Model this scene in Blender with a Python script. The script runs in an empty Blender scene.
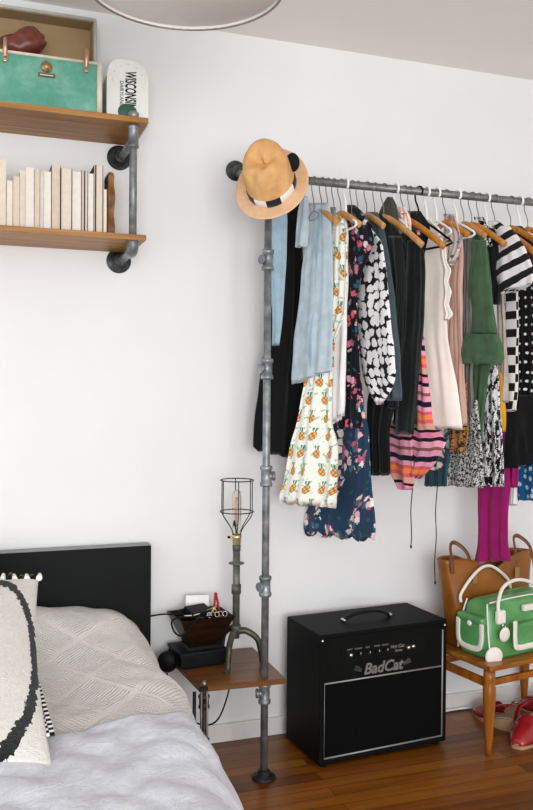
import bpy, bmesh, math, random
from mathutils import Vector, Matrix, noise
random.seed(7)
S = bpy.context.scene
COL = S.collection
PI = math.pi

# ------------------------------------------------------------------ camera
CF, CYAW, CPIT, CROL, CPY = 833.03, math.radians(19.422), math.radians(.8448), math.radians(.4591), 400.86
CP = Vector((0, -2.9356, 1.3021))
fw = Vector((math.sin(CYAW)*math.cos(CPIT), math.cos(CYAW)*math.cos(CPIT), -math.sin(CPIT)))
r0 = Vector((math.cos(CYAW), -math.sin(CYAW), 0)); u0 = r0.cross(fw)
RT = r0*math.cos(CROL)+u0*math.sin(CROL); UP = -r0*math.sin(CROL)+u0*math.cos(CROL)
cd = bpy.data.cameras.new('camera'); cam = bpy.data.objects.new('camera', cd); COL.objects.link(cam)
cd.sensor_fit = 'VERTICAL'; cd.sensor_height = 24; cd.lens = 24*CF/810
cd.shift_y = -(405-CPY)/810; cd.clip_start = .05
m = Matrix((RT, UP, -fw)).transposed().to_4x4(); m.translation = CP; cam.matrix_world = m
S.camera = cam

# ------------------------------------------------------------------ world and lights
w = bpy.data.worlds.new('daylight'); S.world = w; w.use_nodes = True
w.node_tree.nodes['Background'].inputs[0].default_value = (.90, .95, 1, 1)
w.node_tree.nodes['Background'].inputs[1].default_value = 1.2
def area(name, loc, target, sx, sy, power, col=(1, 1, 1)):
    l = bpy.data.lights.new(name, 'AREA'); l.shape = 'RECTANGLE'; l.size = sx; l.size_y = sy; l.energy = power; l.color = col
    o = bpy.data.objects.new(name, l); COL.objects.link(o); o.location = loc
    o.rotation_euler = (Vector(target)-Vector(loc)).to_track_quat('-Z', 'Y').to_euler()
area('window_light', (.1, -5.4, 1.2), (1.1, 0, 2.0), 2.6, 1.7, 102, (.97, .985, 1))
S.view_settings.view_transform = 'Standard'; S.view_settings.look = 'None'
S.view_settings.exposure = .33; S.view_settings.gamma = 1

# ------------------------------------------------------------------ placing helpers (pixel of the photo -> point of the room on a real plane)
def ray(x, y): return fw + RT*((x-266.5)/CF) + UP*((CPY-y)/CF)
def atY(x, y, Y): q = ray(x, y); return CP + q*((Y-CP.y)/q.y)
def atZ(x, y, Z): q = ray(x, y); return CP + q*((Z-CP.z)/q.z)
def atP(x, y, P, n): q = ray(x, y); return CP + q*((P-CP).dot(n)/q.dot(n))

# ------------------------------------------------------------------ node helper
class N:
    def __init__(s, nt, sock): s.nt = nt; s.s = sock
    def _m(s, op, *a):
        n = s.nt.nodes.new('ShaderNodeMath'); n.operation = op
        for i, v in enumerate((s,)+a):
            if isinstance(v, N): s.nt.links.new(v.s, n.inputs[i])
            else: n.inputs[i].default_value = v
        return N(s.nt, n.outputs[0])
    def __add__(s, o): return s._m('ADD', o)
    def __sub__(s, o): return s._m('SUBTRACT', o)
    def __mul__(s, o): return s._m('MULTIPLY', o)
    def __truediv__(s, o): return s._m('DIVIDE', o)
    def lt(s, o): return s._m('LESS_THAN', o)
    def gt(s, o): return s._m('GREATER_THAN', o)
    def frac(s): return s._m('FRACT')
    def floor(s): return s._m('FLOOR')
    def abs(s): return s._m('ABSOLUTE')
    def sin(s): return s._m('SINE')
    def sqrt(s): return s._m('SQRT')
    def max(s, o): return s._m('MAXIMUM', o)
    def min(s, o): return s._m('MINIMUM', o)

def srgb(c):
    if isinstance(c, str): c = [int(c[i:i+2], 16)/255 for i in (0, 2, 4)]
    return tuple((v/12.92 if v <= .04045 else ((v+.055)/1.055)**2.4) for v in c)+(1,)

class M:
    """a small wrapper to write procedural materials"""
    def __init__(s, name, col='808080', rough=.6, metal=0, sheen=0, coat=0, trans=0, uv=True):
        s.m = bpy.data.materials.new(name); s.m.use_nodes = True; s.nt = s.m.node_tree
        s.b = s.nt.nodes['Principled BSDF']
        s.b.inputs['Base Color'].default_value = srgb(col); s.b.inputs['Roughness'].default_value = rough
        s.b.inputs['Metallic'].default_value = metal; s.b.inputs['Sheen Weight'].default_value = sheen
        s.b.inputs['Coat Weight'].default_value = coat; s.b.inputs['Transmission Weight'].default_value = trans
        lum = sum(srgb(col)[:3])/3
        s.b.inputs['Specular IOR Level'].default_value = .12 if (sheen or lum < .02) and metal == 0 else .4
        tc = s.nt.nodes.new('ShaderNodeTexCoord')
        s.vec = tc.outputs['UV' if uv else 'Object']
        sp = s.nt.nodes.new('ShaderNodeSeparateXYZ'); s.nt.links.new(s.vec, sp.inputs[0])
        s.u, s.v, s.w = [N(s.nt, sp.outputs[i]) for i in range(3)]
    def comb(s, x, y, z=0):
        n = s.nt.nodes.new('ShaderNodeCombineXYZ')
        for i, v in enumerate((x, y, z)):
            if isinstance(v, N): s.nt.links.new(v.s, n.inputs[i])
            else: n.inputs[i].default_value = v
        return n.outputs[0]
    def scaled(s, sc, off=(0, 0, 0)):
        n = s.nt.nodes.new('ShaderNodeMapping'); n.inputs['Scale'].default_value = sc; n.inputs['Location'].default_value = off
        s.nt.links.new(s.vec, n.inputs[0]); return n.outputs[0]
    def noise(s, scale, detail=3, vec=None, rough=.5, dist=0):
        n = s.nt.nodes.new('ShaderNodeTexNoise'); n.inputs['Scale'].default_value = scale
        n.inputs['Detail'].default_value = detail; n.inputs['Roughness'].default_value = rough; n.inputs['Distortion'].default_value = dist
        s.nt.links.new(vec or s.vec, n.inputs['Vector']); return N(s.nt, n.outputs[0])
    def voro(s, scale, rnd=1, vec=None):
        n = s.nt.nodes.new('ShaderNodeTexVoronoi'); n.inputs['Scale'].default_value = scale; n.inputs['Randomness'].default_value = rnd; n.voronoi_dimensions = '2D'
        s.nt.links.new(vec or s.vec, n.inputs['Vector'])
        sp = s.nt.nodes.new('ShaderNodeSeparateColor'); s.nt.links.new(n.outputs['Color'], sp.inputs[0])
        return N(s.nt, n.outputs['Distance']), N(s.nt, sp.outputs[0]), N(s.nt, sp.outputs[1])
    def ramp(s, f, stops, const=False):
        n = s.nt.nodes.new('ShaderNodeValToRGB'); s.nt.links.new(f.s, n.inputs[0]); cr = n.color_ramp
        if const: cr.interpolation = 'CONSTANT'
        while len(cr.elements) < len(stops): cr.elements.new(.5)
        for e, (p, c) in zip(cr.elements, stops): e.position = p; e.color = srgb(c)
        return n.outputs[0]
    def mix(s, f, a, b):
        n = s.nt.nodes.new('ShaderNodeMix'); n.data_type = 'RGBA'
        if isinstance(f, N): s.nt.links.new(f.s, n.inputs[0])
        else: n.inputs[0].default_value = f
        for i, v in ((6, a), (7, b)):
            if isinstance(v, str): n.inputs[i].default_value = srgb(v)
            else: s.nt.links.new(v, n.inputs[i])
        return n.outputs[2]
    def col(s, c): s.nt.links.new(c, s.b.inputs['Base Color']); return s
    def rough(s, f): s.nt.links.new(f.s, s.b.inputs['Roughness']); return s
    def bump(s, f, strength=.3, dist=.002):
        n = s.nt.nodes.new('ShaderNodeBump'); n.inputs['Strength'].default_value = strength; n.inputs['Distance'].default_value = dist
        s.nt.links.new(f.s, n.inputs['Height']); s.nt.links.new(n.outputs[0], s.b.inputs['Normal']); return s

def plain(name, col, rough=.6, metal=0, var=.12, scale=30, bump=0, **k):
    a = M(name, col, rough, metal, uv=False, **k)
    c = srgb(col)[:3]
    d = [(max(0, v*(1-var)))**(1/2.2) for v in c]; e = [min(1, v*(1+var*.6))**(1/2.2) for v in c]
    nz = a.noise(scale, 4)
    a.col(a.ramp(nz, [(.3, tuple(d)), (.7, tuple(e))]))
    if bump: a.bump(nz, bump, .003)
    return a.m
def cloth(name, col, var=.1, rough=.85):
    a = M(name, col, rough, sheen=.15)
    c = srgb(col)[:3]; d = [(v*(1-var))**(1/2.2) for v in c]; e = [min(1, v*(1+var*.5))**(1/2.2) for v in c]
    a.col(a.ramp(a.noise(25, 4), [(.3, tuple(d)), (.7, tuple(e))]))
    a.bump(a.noise(420, 2), .12, .001); return a.m
def wood(name, c1, c2, c3, axis=0, rough=.4, sc=1):
    a = M(name, c2, rough, uv=False)
    s = [26*sc]*3; s[axis] = 1.6*sc
    v = a.scaled(s)
    n1 = a.noise(1, 6, v, .6, .6); n2 = a.noise(3.5, 3, v)
    a.col(a.ramp(n1*.75+n2*.25, [(.3, c1), (.5, c2), (.72, c3)])); a.bump(n2, .08, .001); return a.m

# ------------------------------------------------------------------ mesh helpers
def B(): return bmesh.new()
def box(bm, c, s, rot=None, mi=0, bev=0):
    t = bmesh.new(); bmesh.ops.create_cube(t, size=1)
    for v in t.verts: v.co = Vector((v.co.x*s[0], v.co.y*s[1], v.co.z*s[2]))
    if bev: bmesh.ops.bevel(t, geom=t.edges[:], offset=bev, segments=3, profile=.5, affect='EDGES')
    R = rot or Matrix.Identity(3)
    for v in t.verts: v.co = R @ v.co + Vector(c)
    me = bpy.data.meshes.new('t'); t.to_mesh(me); t.free()
    k = len(bm.faces); bm.from_mesh(me); bpy.data.meshes.remove(me)
    bm.faces.ensure_lookup_table()
    for f in bm.faces[k:]: f.material_index = mi
def frame(d):
    d = d.normalized(); a = Vector((0, 0, 1)) if abs(d.z) < .9 else Vector((1, 0, 0))
    x = d.cross(a).normalized(); return x, d.cross(x).normalized()
def smooth_path(pts, n=6, closed=False):
    P = [Vector(p) for p in pts]; out = []; L = len(P)
    for i in range(L if closed else L-1):
        g = (lambda k: P[k % L]) if closed else (lambda k: P[min(max(k, 0), L-1)])
        a, b, c, d = g(i-1), g(i), g(i+1), g(i+2)
        for j in range(n):
            t = j/n; out.append(.5*((2*b)+(c-a)*t+(2*a-5*b+4*c-d)*t*t+(3*b-a-3*c+d)*t**3))
    if not closed: out.append(P[-1])
    return out
def tube(bm, pts, r, seg=10, closed=False, mi=0, flat=None):
    """sweep a circle (or an ellipse: flat=(ra,rb,side vector)) along points"""
    P = [Vector(p) for p in pts]; L = len(P); rings = []; px = None
    for i, p in enumerate(P):
        if closed: d = P[(i+1) % L]-P[i-1]
        else: d = P[min(i+1, L-1)]-P[max(i-1, 0)]
        d.normalize()
        if flat: x = (flat[2]-d*flat[2].dot(d)).normalized(); y = d.cross(x)
        elif px is None: x, y = frame(d)
        else: x = (px-d*px.dot(d)).normalized(); y = d.cross(x)
        px = x
        rr = r[i] if isinstance(r, (list, tuple)) else r
        ra, rb = (flat[0], flat[1]) if flat else (rr, rr)
        rings.append([bm.verts.new(p+x*ra*math.cos(2*PI*k/seg)+y*rb*math.sin(2*PI*k/seg)) for k in range(seg)])
    for i in range(L if closed else L-1):
        a, b = rings[i], rings[(i+1) % L]
        for k in range(seg):
            f = bm.faces.new((a[k], a[(k+1) % seg], b[(k+1) % seg], b[k])); f.smooth = True; f.material_index = mi
    if not closed:
        for a in (rings[0][::-1], rings[-1]):
            f = bm.faces.new(a); f.material_index = mi
def cyl(bm, a, b, r, seg=20, mi=0, r2=None): tube(bm, [a, b], [r, r if r2 is None else r2], seg, mi=mi)
def lathe(bm, prof, c=(0, 0, 0), seg=32, rot=None, mi=0):
    R = rot or Matrix.Identity(3); C = Vector(c); rings = []
    for (r, z) in prof:
        if r < 1e-5: rings.append([bm.verts.new(C+R@Vector((0, 0, z)))])
        else: rings.append([bm.verts.new(C+R@Vector((r*math.cos(2*PI*k/seg), r*math.sin(2*PI*k/seg), z))) for k in range(seg)])
    for a, b in zip(rings, rings[1:]):
        for k in range(seg):
            vs = [a[k % len(a)], a[(k+1) % len(a)], b[(k+1) % len(b)], b[k % len(b)]]
            u = []
            for v in vs:
                if v not in u: u.append(v)
            if len(u) > 2:
                f = bm.faces.new(u); f.smooth = True; f.material_index = mi
def toward(d):
    return Vector(d).to_track_quat('Z', 'Y').to_matrix()
def link(o, parent=None):
    COL.objects.link(o)
    if parent: o.parent = parent
    return o
def obj(name, bm, mats, parent=None, loc=None, flat=False):
    bmesh.ops.recalc_face_normals(bm, faces=bm.faces[:])
    me = bpy.data.meshes.new(name); bm.to_mesh(me); bm.free()
    for mm in (mats if isinstance(mats, (list, tuple)) else [mats]): me.materials.append(mm)
    o = bpy.data.objects.new(name, me); link(o, parent)
    if loc is not None: o.location = loc
    elif parent is not None:  # geometry written in room coordinates: keep it there
        o.matrix_parent_inverse = parent.matrix_world.inverted() if False else Matrix.Translation(-parent.location)
    return o
def tag(o, label=None, cat=None, group=None, kind=None):
    if label: o['label'] = label
    if cat: o['category'] = cat
    if group: o['group'] = group
    if kind: o['kind'] = kind
    return o
def thing(name, label, cat, loc=(0, 0, 0), group=None):
    o = bpy.data.objects.new(name, None); o.empty_display_size = .05; COL.objects.link(o); o.location = loc
    return tag(o, label, cat, group)
def text_bm(txt, size, origin, xdir, zdir, depth=.0008, shear=0, bold=0):
    c = bpy.data.curves.new('t', 'FONT'); c.body = txt; c.size = size; c.extrude = depth; c.align_x = 'CENTER'; c.align_y = 'CENTER'
    c.shear = shear; c.offset = bold; c.resolution_u = 3
    o = bpy.data.objects.new('t', c); COL.objects.link(o)
    me = bpy.data.meshes.new_from_object(o); bpy.data.objects.remove(o); bpy.data.curves.remove(c)
    x = Vector(xdir).normalized(); z = Vector(zdir).normalized(); n = x.cross(z)
    bm = bmesh.new(); bm.from_mesh(me); bpy.data.meshes.remove(me)
    for v in bm.verts: v.co = Vector(origin)+x*v.co.x+z*v.co.y+n*v.co.z
    return bm

# ------------------------------------------------------------------ materials
m_wall = plain('wall_paint', 'e8e8e7', .9, var=.02, scale=3)
m_ceil = plain('ceiling_paint', 'efebe6', .9, var=.02, scale=3)
m_trim = plain('trim_paint', 'e6e3df', .5, var=.02)
def floor_mat():
    a = M('oak_floor', rough=.33, uv=False)
    n = a.nt.nodes.new('ShaderNodeTexBrick'); a.nt.links.new(a.vec, n.inputs[0])
    n.inputs['Scale'].default_value = 1; n.inputs['Brick Width'].default_value = 1.1; n.inputs['Row Height'].default_value = .057
    n.inputs['Mortar Size'].default_value = .0012; n.inputs['Mortar Smooth'].default_value = .1
    n.inputs['Color1'].default_value = (0, 0, 0, 1); n.inputs['Color2'].default_value = (1, 1, 1, 1); n.inputs['Mortar'].default_value = (.5, .5, .5, 1)
    n.offset_frequency = 2; n.offset = .37
    sp = a.nt.nodes.new('ShaderNodeSeparateColor'); a.nt.links.new(n.outputs[0], sp.inputs[0]); t = N(a.nt, sp.outputs[0])
    g = a.noise(1, 6, a.scaled((2.2, 34, 1)), .6, .8)
    base = a.ramp(t*.45+g*.7-.08, [(.1, '4a2608'), (.4, '734010'), (.6, '8a5218'), (.9, 'a66b28')])
    a.col(a.mix(N(a.nt, n.outputs['Fac']), base, '2c1505')); a.bump(g, .05, .001); return a.m
m_floor = floor_mat()
def pipe_mat(name='grey_pipe', c=('54585a', '808486', 'aaaeb0'), rough=.38, metal=.5):
    a = M(name, rough=rough, metal=metal, uv=False)
    a.col(a.ramp(a.noise(24, 5), [(.25, c[0]), (.5, c[1]), (.75, c[2])])); a.bump(a.noise(140, 3), .15, .001); return a.m
m_pipe = pipe_mat(); m_rod = pipe_mat('rod_pipe_metal', ('4c4c4b', '7c7c7a', '9a9a98'), .45, .6)
m_cast = pipe_mat('cast_iron', ('1c1e1d', '3a3d3c', '636765'), .5, .6)
m_dkpipe = pipe_mat('dark_pipe', ('16161a', '2c2d31', '4a4b50'), .45, .6)
m_black = plain('black_plastic', '0a0b0c', .45, var=.2)
m_blackwood = plain('black_brown_veneer', '070909', .5, var=.2, scale=8)
m_shelf = wood('oiled_shelf_board', '73491a', '9a692e', 'b98a4c', 0, .45)
m_table = wood('walnut_board', '3a2008', '6b431c', '8a5c2c', 0, .32)
m_bench = wood('orange_varnished_wood', '6c3a0e', '98591a', 'b4742e', 2, .28)
m_teal = M('teal_vinyl', rough=.5, uv=False)
m_teal.col(m_teal.ramp(m_teal.noise(9, 6, rough=.7), [(.3, '418a75'), (.5, '579b86'), (.75, '88b8a8')])); m_teal = m_teal.m
m_cream = plain('cream_binding', 'ddd5c2', .6)
m_liner = plain('cardboard_lining', 'a98e68', .9, var=.15, scale=6)
m_brass = plain('worn_brass', 'b9986a', .35, .9)
m_gold = plain('pinkish_gold', 'c9a184', .35, .8)
m_white = plain('white_enamel', 'e6e6e2', .4, var=.04)
m_wplastic = plain('white_plastic', 'f2f2f0', .35, var=.03)
m_chrome = plain('chrome', 'c8c8c8', .15, 1, var=.05)
m_wire = plain('steel_wire', '8c8a88', .3, .9)
m_hang = wood('beech_hanger', '9c6830', 'c08a50', 'd8aa74', 2, .4, 2)
m_hang2 = wood('orange_hanger', '8a4c14', 'b87428', 'd09440', 2, .4, 2)

# ------------------------------------------------------------------ the room
def slab(name, c, s, mat):
    bm = B(); box(bm, c, s); o = obj(name, bm, mat); return tag(o, kind='structure')
slab('wall_back', (.5, .05, 1.3), (7, .1, 2.6), m_wall)
slab('floor', (.5, -2.45, -.05), (7, 5.1, .1), m_floor)
slab('ceiling', (.5, -2.45, 2.65), (7, 5.1, .1), m_ceil)
bm = B(); box(bm, (.5, -.007, .033), (7, .014, .066), bev=.003); tag(obj('baseboard_back', bm, m_trim), kind='structure')
bm = B(); box(bm, (3.2, -2.45, 1.3), (.1, 5.1, 2.6)); tag(obj('wall_right', bm, m_wall), kind='structure')

# ------------------------------------------------------------------ pipe garment rack
RY, RZ, PX = -.326, 2.003, .921
rack = thing('pipe_garment_rack', 'grey iron pipe clothes rail on a floor pole, holding the row of hanging clothes', 'clothes rack', (PX, RY, 0))
bm = B(); cyl(bm, (PX, RY, .02), (PX, RY, RZ), .0125); obj('upright_pipe', bm, m_pipe, rack)
bm = B(); cyl(bm, (PX, RY, RZ), (2.75, RY, RZ), .0135); obj('rail_pipe', bm, m_rod, rack)
bm = B(); cyl(bm, (PX, RY, RZ), (PX-.01, -.01, 2.09), .0125); arm = obj('wall_arm_pipe', bm, m_pipe, rack)
def flange(bm, p, d, r=.036):
    lathe(bm, [(0, 0), (r, 0), (r, .005), (r*.92, .008), (r*.55, .011), (r*.52, .026), (r*.44, .028), (0, .028)], p, 28, toward(d))
    x, y = frame(Vector(d))
    for k in range(4):
        a = PI/4+k*PI/2; lathe(bm, [(0, .011), (.0035, .011), (.0035, .008)], Vector(p)+(x*math.cos(a)+y*math.sin(a))*r*.74, 8, toward(d))
bm = B(); flange(bm, (PX-.014, -.0, 2.1), (0, -1, -.1), .037); obj('wall_flange', bm, m_cast, rack)
bm = B(); flange(bm, (PX, RY, .0), (0, 0, 1), .04); obj('floor_flange', bm, m_dkpipe, rack)
def coupling(z, knob=True, d=(1, -.3, 0)):
    bm = B(); lathe(bm, [(.0125, -.034), (.019, -.034), (.021, -.031), (.021, -.022), (.0175, -.019), (.0175, .019), (.021, .022), (.021, .031), (.019, .034), (.0125, .034)], (PX, RY, z), 24)
    if knob:
        D = Vector(d).normalized(); c = Vector((PX, RY, z)); cyl(bm, c, c+D*.027, .0125, 18); cyl(bm, c+D*.02, c+D*.029, .0155, 18)
    return obj('pipe_coupling', bm, m_pipe, rack)
coupling(1.728, True, (-1, -.3, 0)); coupling(1.367, True, (-1, -.3, 0)); coupling(1.011, True, (1, -.2, 0)); coupling(.644, True, (-1, -.4, 0)); coupling(.285, True, (-1, .2, 0))
bm = B(); lathe(bm, [(.0125, -.04), (.02, -.04), (.02, -.03), (.018, -.028), (.018, .014), (.012, .019), (0, .02)], (PX, RY, RZ), 24)
cyl(bm, (PX, RY, RZ), (PX+.045, RY, RZ), .0185); cyl(bm, (PX+.034, RY, RZ), (PX+.045, RY, RZ), .0205); obj('corner_elbow', bm, m_pipe, rack)

# ------------------------------------------------------------------ wall shelf
shelf = thing('pipe_wall_shelf', 'two-board wooden wall shelf hung on black iron pipe brackets', 'shelf', (.2, -.13, 1.77))
def board(z, x1, tilt):
    bm = B(); box(bm, ((x1-.45)/2, -.137, z+.009), (x1+.45, .27, .018), bev=.002)
    return obj('shelf_board', bm, m_shelf, shelf)
board(2.15, .53, 0); board(1.775, .525, 0)
PSX = .487; PSY = -.24
bm = B(); cyl(bm, (PSX, PSY, 1.755), (PSX, PSY, 2.185), .0125)
lathe(bm, [(.0125, -.035), (.0185, -.035), (.0185, -.028), (.0165, -.026), (.0165, .026), (.0185, .028), (.0185, .035), (.0125, .035)], (PSX, PSY, 2.112), 20)
lathe(bm, [(.0125, -.012), (.018, -.012), (.018, .006), (.01, .012), (0, .013)], (PSX, PSY, 2.182), 20)
obj('upright_pipe', bm, m_pipe, shelf)
for z in (2.105, 1.745):
    bm = B()
    if z < 2: cyl_pts = smooth_path([(PSX, PSY, 1.775), (PSX, PSY, 1.757), (PSX, PSY+.012, 1.745), (PSX, PSY+.05, 1.745)], 4); tube(bm, cyl_pts, .0185, 18)
    cyl(bm, (PSX, PSY, z), (PSX, -.01, z), .0125); a = obj('arm_pipe', bm, m_pipe, shelf)
    bm = B(); flange(bm, (PSX-.006, 0, z), (0, -1, 0), .043); f = obj('wall_flange', bm, m_cast, a); f.matrix_parent_inverse = (Matrix.Translation(-shelf.location)).inverted() @ Matrix.Translation(-shelf.location) @ Matrix.Identity(4)

# books with the page edges turned to the room
m_pages = [plain('page_edges_a', 'dfd2c2', .9, var=.06, scale=60), plain('page_edges_b', 'e6ded3', .9, var=.05, scale=60), plain('page_edges_c', 'dac9b5', .9, var=.07, scale=60)]
cov = {k: plain('book_cover_'+k, c, .6) for k, c in dict(cream='e6ded2', white='ecebe8', grey='b9b5ae', navy='2c3550', black='221f22', plum='4a2c3c', tan='c8a888', blue='6a7c9c').items()}
bk = [(-12, 6, 158, 'cream', 'tall cream'), (6, 13, 180, 'tan', 'tan short'), (13, 19.5, 176, 'cream', ''), (19.5, 25, 170, 'white', ''), (25, 34, 167, 'cream', ''), (34, 40, 169, 'grey', ''), (40, 43.5, 171, 'white', ''),
      (43.5, 51, 171, 'white', ''), (51, 60.5, 165, 'navy', ''), (60.5, 72, 168, 'black', ''), (72, 81, 171, 'white', ''), (81, 84.5, 170, 'plum', ''), (84.5, 88, 171, 'navy', ''), (88, 93.5, 173, 'white', ''), (93.5, 95.5, 165, 'black', ''), (95.5, 103, 165, 'black', ''), (103, 107, 189, 'tan', '')]
LB = ['tall cream book running out at the left edge of the lower shelf', 'short tan-paged book, second from the left edge on the lower shelf', 'cream book third from the left edge, page edges outward',
      'ivory book fourth from the left edge, a little taller than its left neighbour', 'thick cream book left of the thin grey one on the lower shelf', 'thin greyish book left of the middle of the shelf row',
      'very thin white book just right of the thin greyish one', 'off-white book just left of the tallest white one', 'tallest white book with a thin navy edge, mid row', 'wide white book with a thin black edge, right of the tallest one',
      'wide cream book without dark edges, right of the black-edged white book', 'thin plum-covered book right of the wide cream one', 'thin navy-covered book right of the plum one', 'narrow white book between the navy and the black book',
      'very thin black book standing tall near the right end', 'tall cream-paged book with black back cover, near the right end', 'short pale book at the right end beside the brown carved block']
for i, (a, b_, top, cv, _) in enumerate(bk):
    yf = -.2-.012*random.random()
    zb = 1.7935; pa = atY(a, 233, yf); pb = atY(b_, 233, yf); x0, x1 = pa.x+.0006, pb.x-.0006
    zt = atY((a+b_)/2, top, yf).z; dep = .13; t = thing('book', LB[i], 'book', ((x0+x1)/2, yf+dep/2, zb), 'books on the lower shelf, page edges outward')
    k = min(.0013, (x1-x0)*.15)
    bm = B(); box(bm, ((x0+x1)/2, yf+dep/2+.0008, (zb+zt)/2), (x1-x0-2*k, dep-.004, zt-zb-.002)); obj('page_block', bm, m_pages[i % 3], t)
    bm = B()
    box(bm, (x0+k/2, yf+dep/2, (zb+zt)/2), (k, dep, zt-zb)); box(bm, (x1-k/2, yf+dep/2, (zb+zt)/2), (k, dep, zt-zb)); box(bm, ((x0+x1)/2, yf+dep-k/2, (zb+zt)/2), (x1-x0-2*k, k, zt-zb))
    obj('cover', bm, cov[cv], t)
# carved brown block at the end of the books
pa, pb = atY(107.6, 234, -.2), atY(115, 234, -.2)
bm = B(); L = []
zt = atY(110, 169.5, -.2).z
for k in range(25):
    f = k/24; z = 1.7935+(zt-1.7935)*f; wv = 1+.12*math.sin(f*PI*4.2)
    if f > .9: wv *= math.sqrt(max(.02, 1-((f-.9)/.105)**2))
    L.append((z, wv))
rings = []
for z, wv in L:
    c = (pa.x+pb.x)/2; hw = (pb.x-pa.x)/2*wv; rings.append([bm.verts.new((c+hw*sx*ax, -.15+.05*wv*sy*ay, z)) for sx, sy, ax, ay in ((-1, -1, 1, .8), (-1, -1, .8, 1), (1, -1, .8, 1), (1, -1, 1, .8), (1, 1, 1, .8), (1, 1, .8, 1), (-1, 1, .8, 1), (-1, 1, 1, .8))])
for a, b_ in zip(rings, rings[1:]):
    for k in range(8): bm.faces.new((a[k], a[(k+1) % 8], b_[(k+1) % 8], b_[k]))
bm.faces.new(rings[0]); bm.faces.new(rings[-1])
tag(obj('carved_wooden_block', bm, wood('carved_brown_wood', '4a2c10', '7c5220', 'a5763a', 2, .5)), 'brown carved wooden block with wavy sides ending the row of books', 'bookend')

# vintage train case
SX0, SX1, SY0, SY1, SZ = -.08, .383, -.235, -.03, 2.169
case = thing('vintage_train_case', 'open teal vintage train case with cream edges on the upper shelf', 'suitcase', ((SX0+SX1)/2, -.13, SZ))
zt = 2.335; cx = (SX0+SX1)/2; cy = (SY0+SY1)/2; W_ = SX1-SX0; D_ = SY1-SY0; t_ = .006
bm = B()
box(bm, (cx, SY0+t_/2, (SZ+zt)/2), (W_, t_, zt-SZ)); box(bm, (cx, SY1-t_/2, (SZ+zt)/2), (W_, t_, zt-SZ)); box(bm, (SX0+t_/2, cy, (SZ+zt)/2), (t_, D_-2*t_, zt-SZ)); box(bm, (SX1-t_/2, cy, (SZ+zt)/2), (t_, D_-2*t_, zt-SZ)); box(bm, (cx, cy, SZ+t_/2), (W_-2*t_, D_-2*t_, t_))
obj('case_body', bm, m_teal, case)
bm = B(); e = .006
for z in (SZ+e, zt-e*.3): 
    for a, b_ in (((SX0, SY0), (SX1, SY0)), ((SX1, SY0), (SX1, SY1)), ((SX0, SY0), (SX0, SY1))): tube(bm, [(a[0], a[1], z), (b_[0], b_[1], z)], e*.8, 8)
for x in (SX0, SX1): tube(bm, [(x-.004*(x > 0), SY0, SZ), (x-.004*(x > 0), SY0, zt)], .009, 10)
box(bm, (SX1+.0015, cy, (SZ+zt)/2), (.004, D_, zt-SZ), bev=.001)
obj('edge_binding', bm, m_cream, case)
bm = B(); lz = 2.53; ly0 = -.095; by = SY1+.012
box(bm, (cx, by, (zt+lz)/2), (W_, .006, lz-zt)); box(bm, (cx, (ly0+by)/2, lz), (W_, by-ly0, .006)); box(bm, (SX0, (ly0+by)/2, (zt+lz)/2), (.006, by-ly0, lz-zt)); box(bm, (SX1, (ly0+by)/2, (zt+lz)/2), (.006, by-ly0, lz-zt))
lid = obj('lid', bm, m_teal, case)
bm = B()
box(bm, (cx, by-.005, (zt+lz)/2), (W_-.01, .003, lz-zt-.01)); box(bm, (cx, (ly0+by)/2, lz-.0055), (W_-.012, by-ly0-.004, .004)); box(bm, (SX1-.0055, (ly0+by)/2, (zt+lz)/2), (.004, by-ly0-.004, lz-zt-.012)); box(bm, (SX0+.0055, (ly0+by)/2, (zt+lz)/2), (.004, by-ly0-.004, lz-zt-.012))
box(bm, (.155, by-.009, (zt+lz)/2), (.006, .006, lz-zt-.012)); box(bm, (cx, by-.011, zt+.05), (W_-.02, .008, .09), bev=.002)
l2 = obj('lid_lining', bm, m_liner, lid); l2.matrix_parent_inverse = Matrix.Identity(4)
bm = B()
tube(bm, [(SX0, ly0, lz), (SX1, ly0, lz)], .006, 8); tube(bm, [(SX1, ly0, zt), (SX1, ly0, lz)], .0055, 8); tube(bm, [(SX0, ly0, zt), (SX0, ly0, lz)], .0055, 8); box(bm, (cx, (ly0+by)/2, lz+.004), (W_+.004, by-ly0, .004))
l3 = obj('lid_binding', bm, plain('grey_cream_binding', 'b9bab0', .6), lid); l3.matrix_parent_inverse = Matrix.Identity(4)
for px_ in (5, 86):
    p = atY(px_, 60, SY0); bm = B()
    box(bm, (p.x, SY0-.004, zt-.012), (.016, .006, .036), bev=.002); tube(bm, smooth_path([(p.x, SY0-.006, zt-.022), (p.x, SY0-.016, zt+.006), (p.x, SY0-.01, zt+.03), (p.x, SY0-.004, zt+.034)], 5), .006, 10); box(bm, (p.x, SY0-.006, zt-.03), (.012, .008, .012), bev=.002)
    obj('draw_latch', bm, m_gold, case)
p = atY(46.5, 67, SY0); bm = B(); lathe(bm, [(0, .012), (.007, .012), (.009, .008), (.015, .006), (.018, .002), (.018, -.002)], (p.x, SY0, p.z), 24, toward((0, -1, 0))); obj('lock', bm, m_brass, case)
p = atY(46.5, 75.5, SY0); bm = B(); box(bm, (p.x, SY0-.002, p.z), (.052, .003, .013), bev=.001); pl = obj('name_plate', bm, plain('dull_brown_plate', '6a5340', .4, .3), case)
bm = B(); box(bm, (p.x, SY0-.0038, p.z), (.04, .001, .003)); q = obj('engraving', bm, m_cream, pl); q.matrix_parent_inverse = Matrix.Identity(4)
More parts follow.
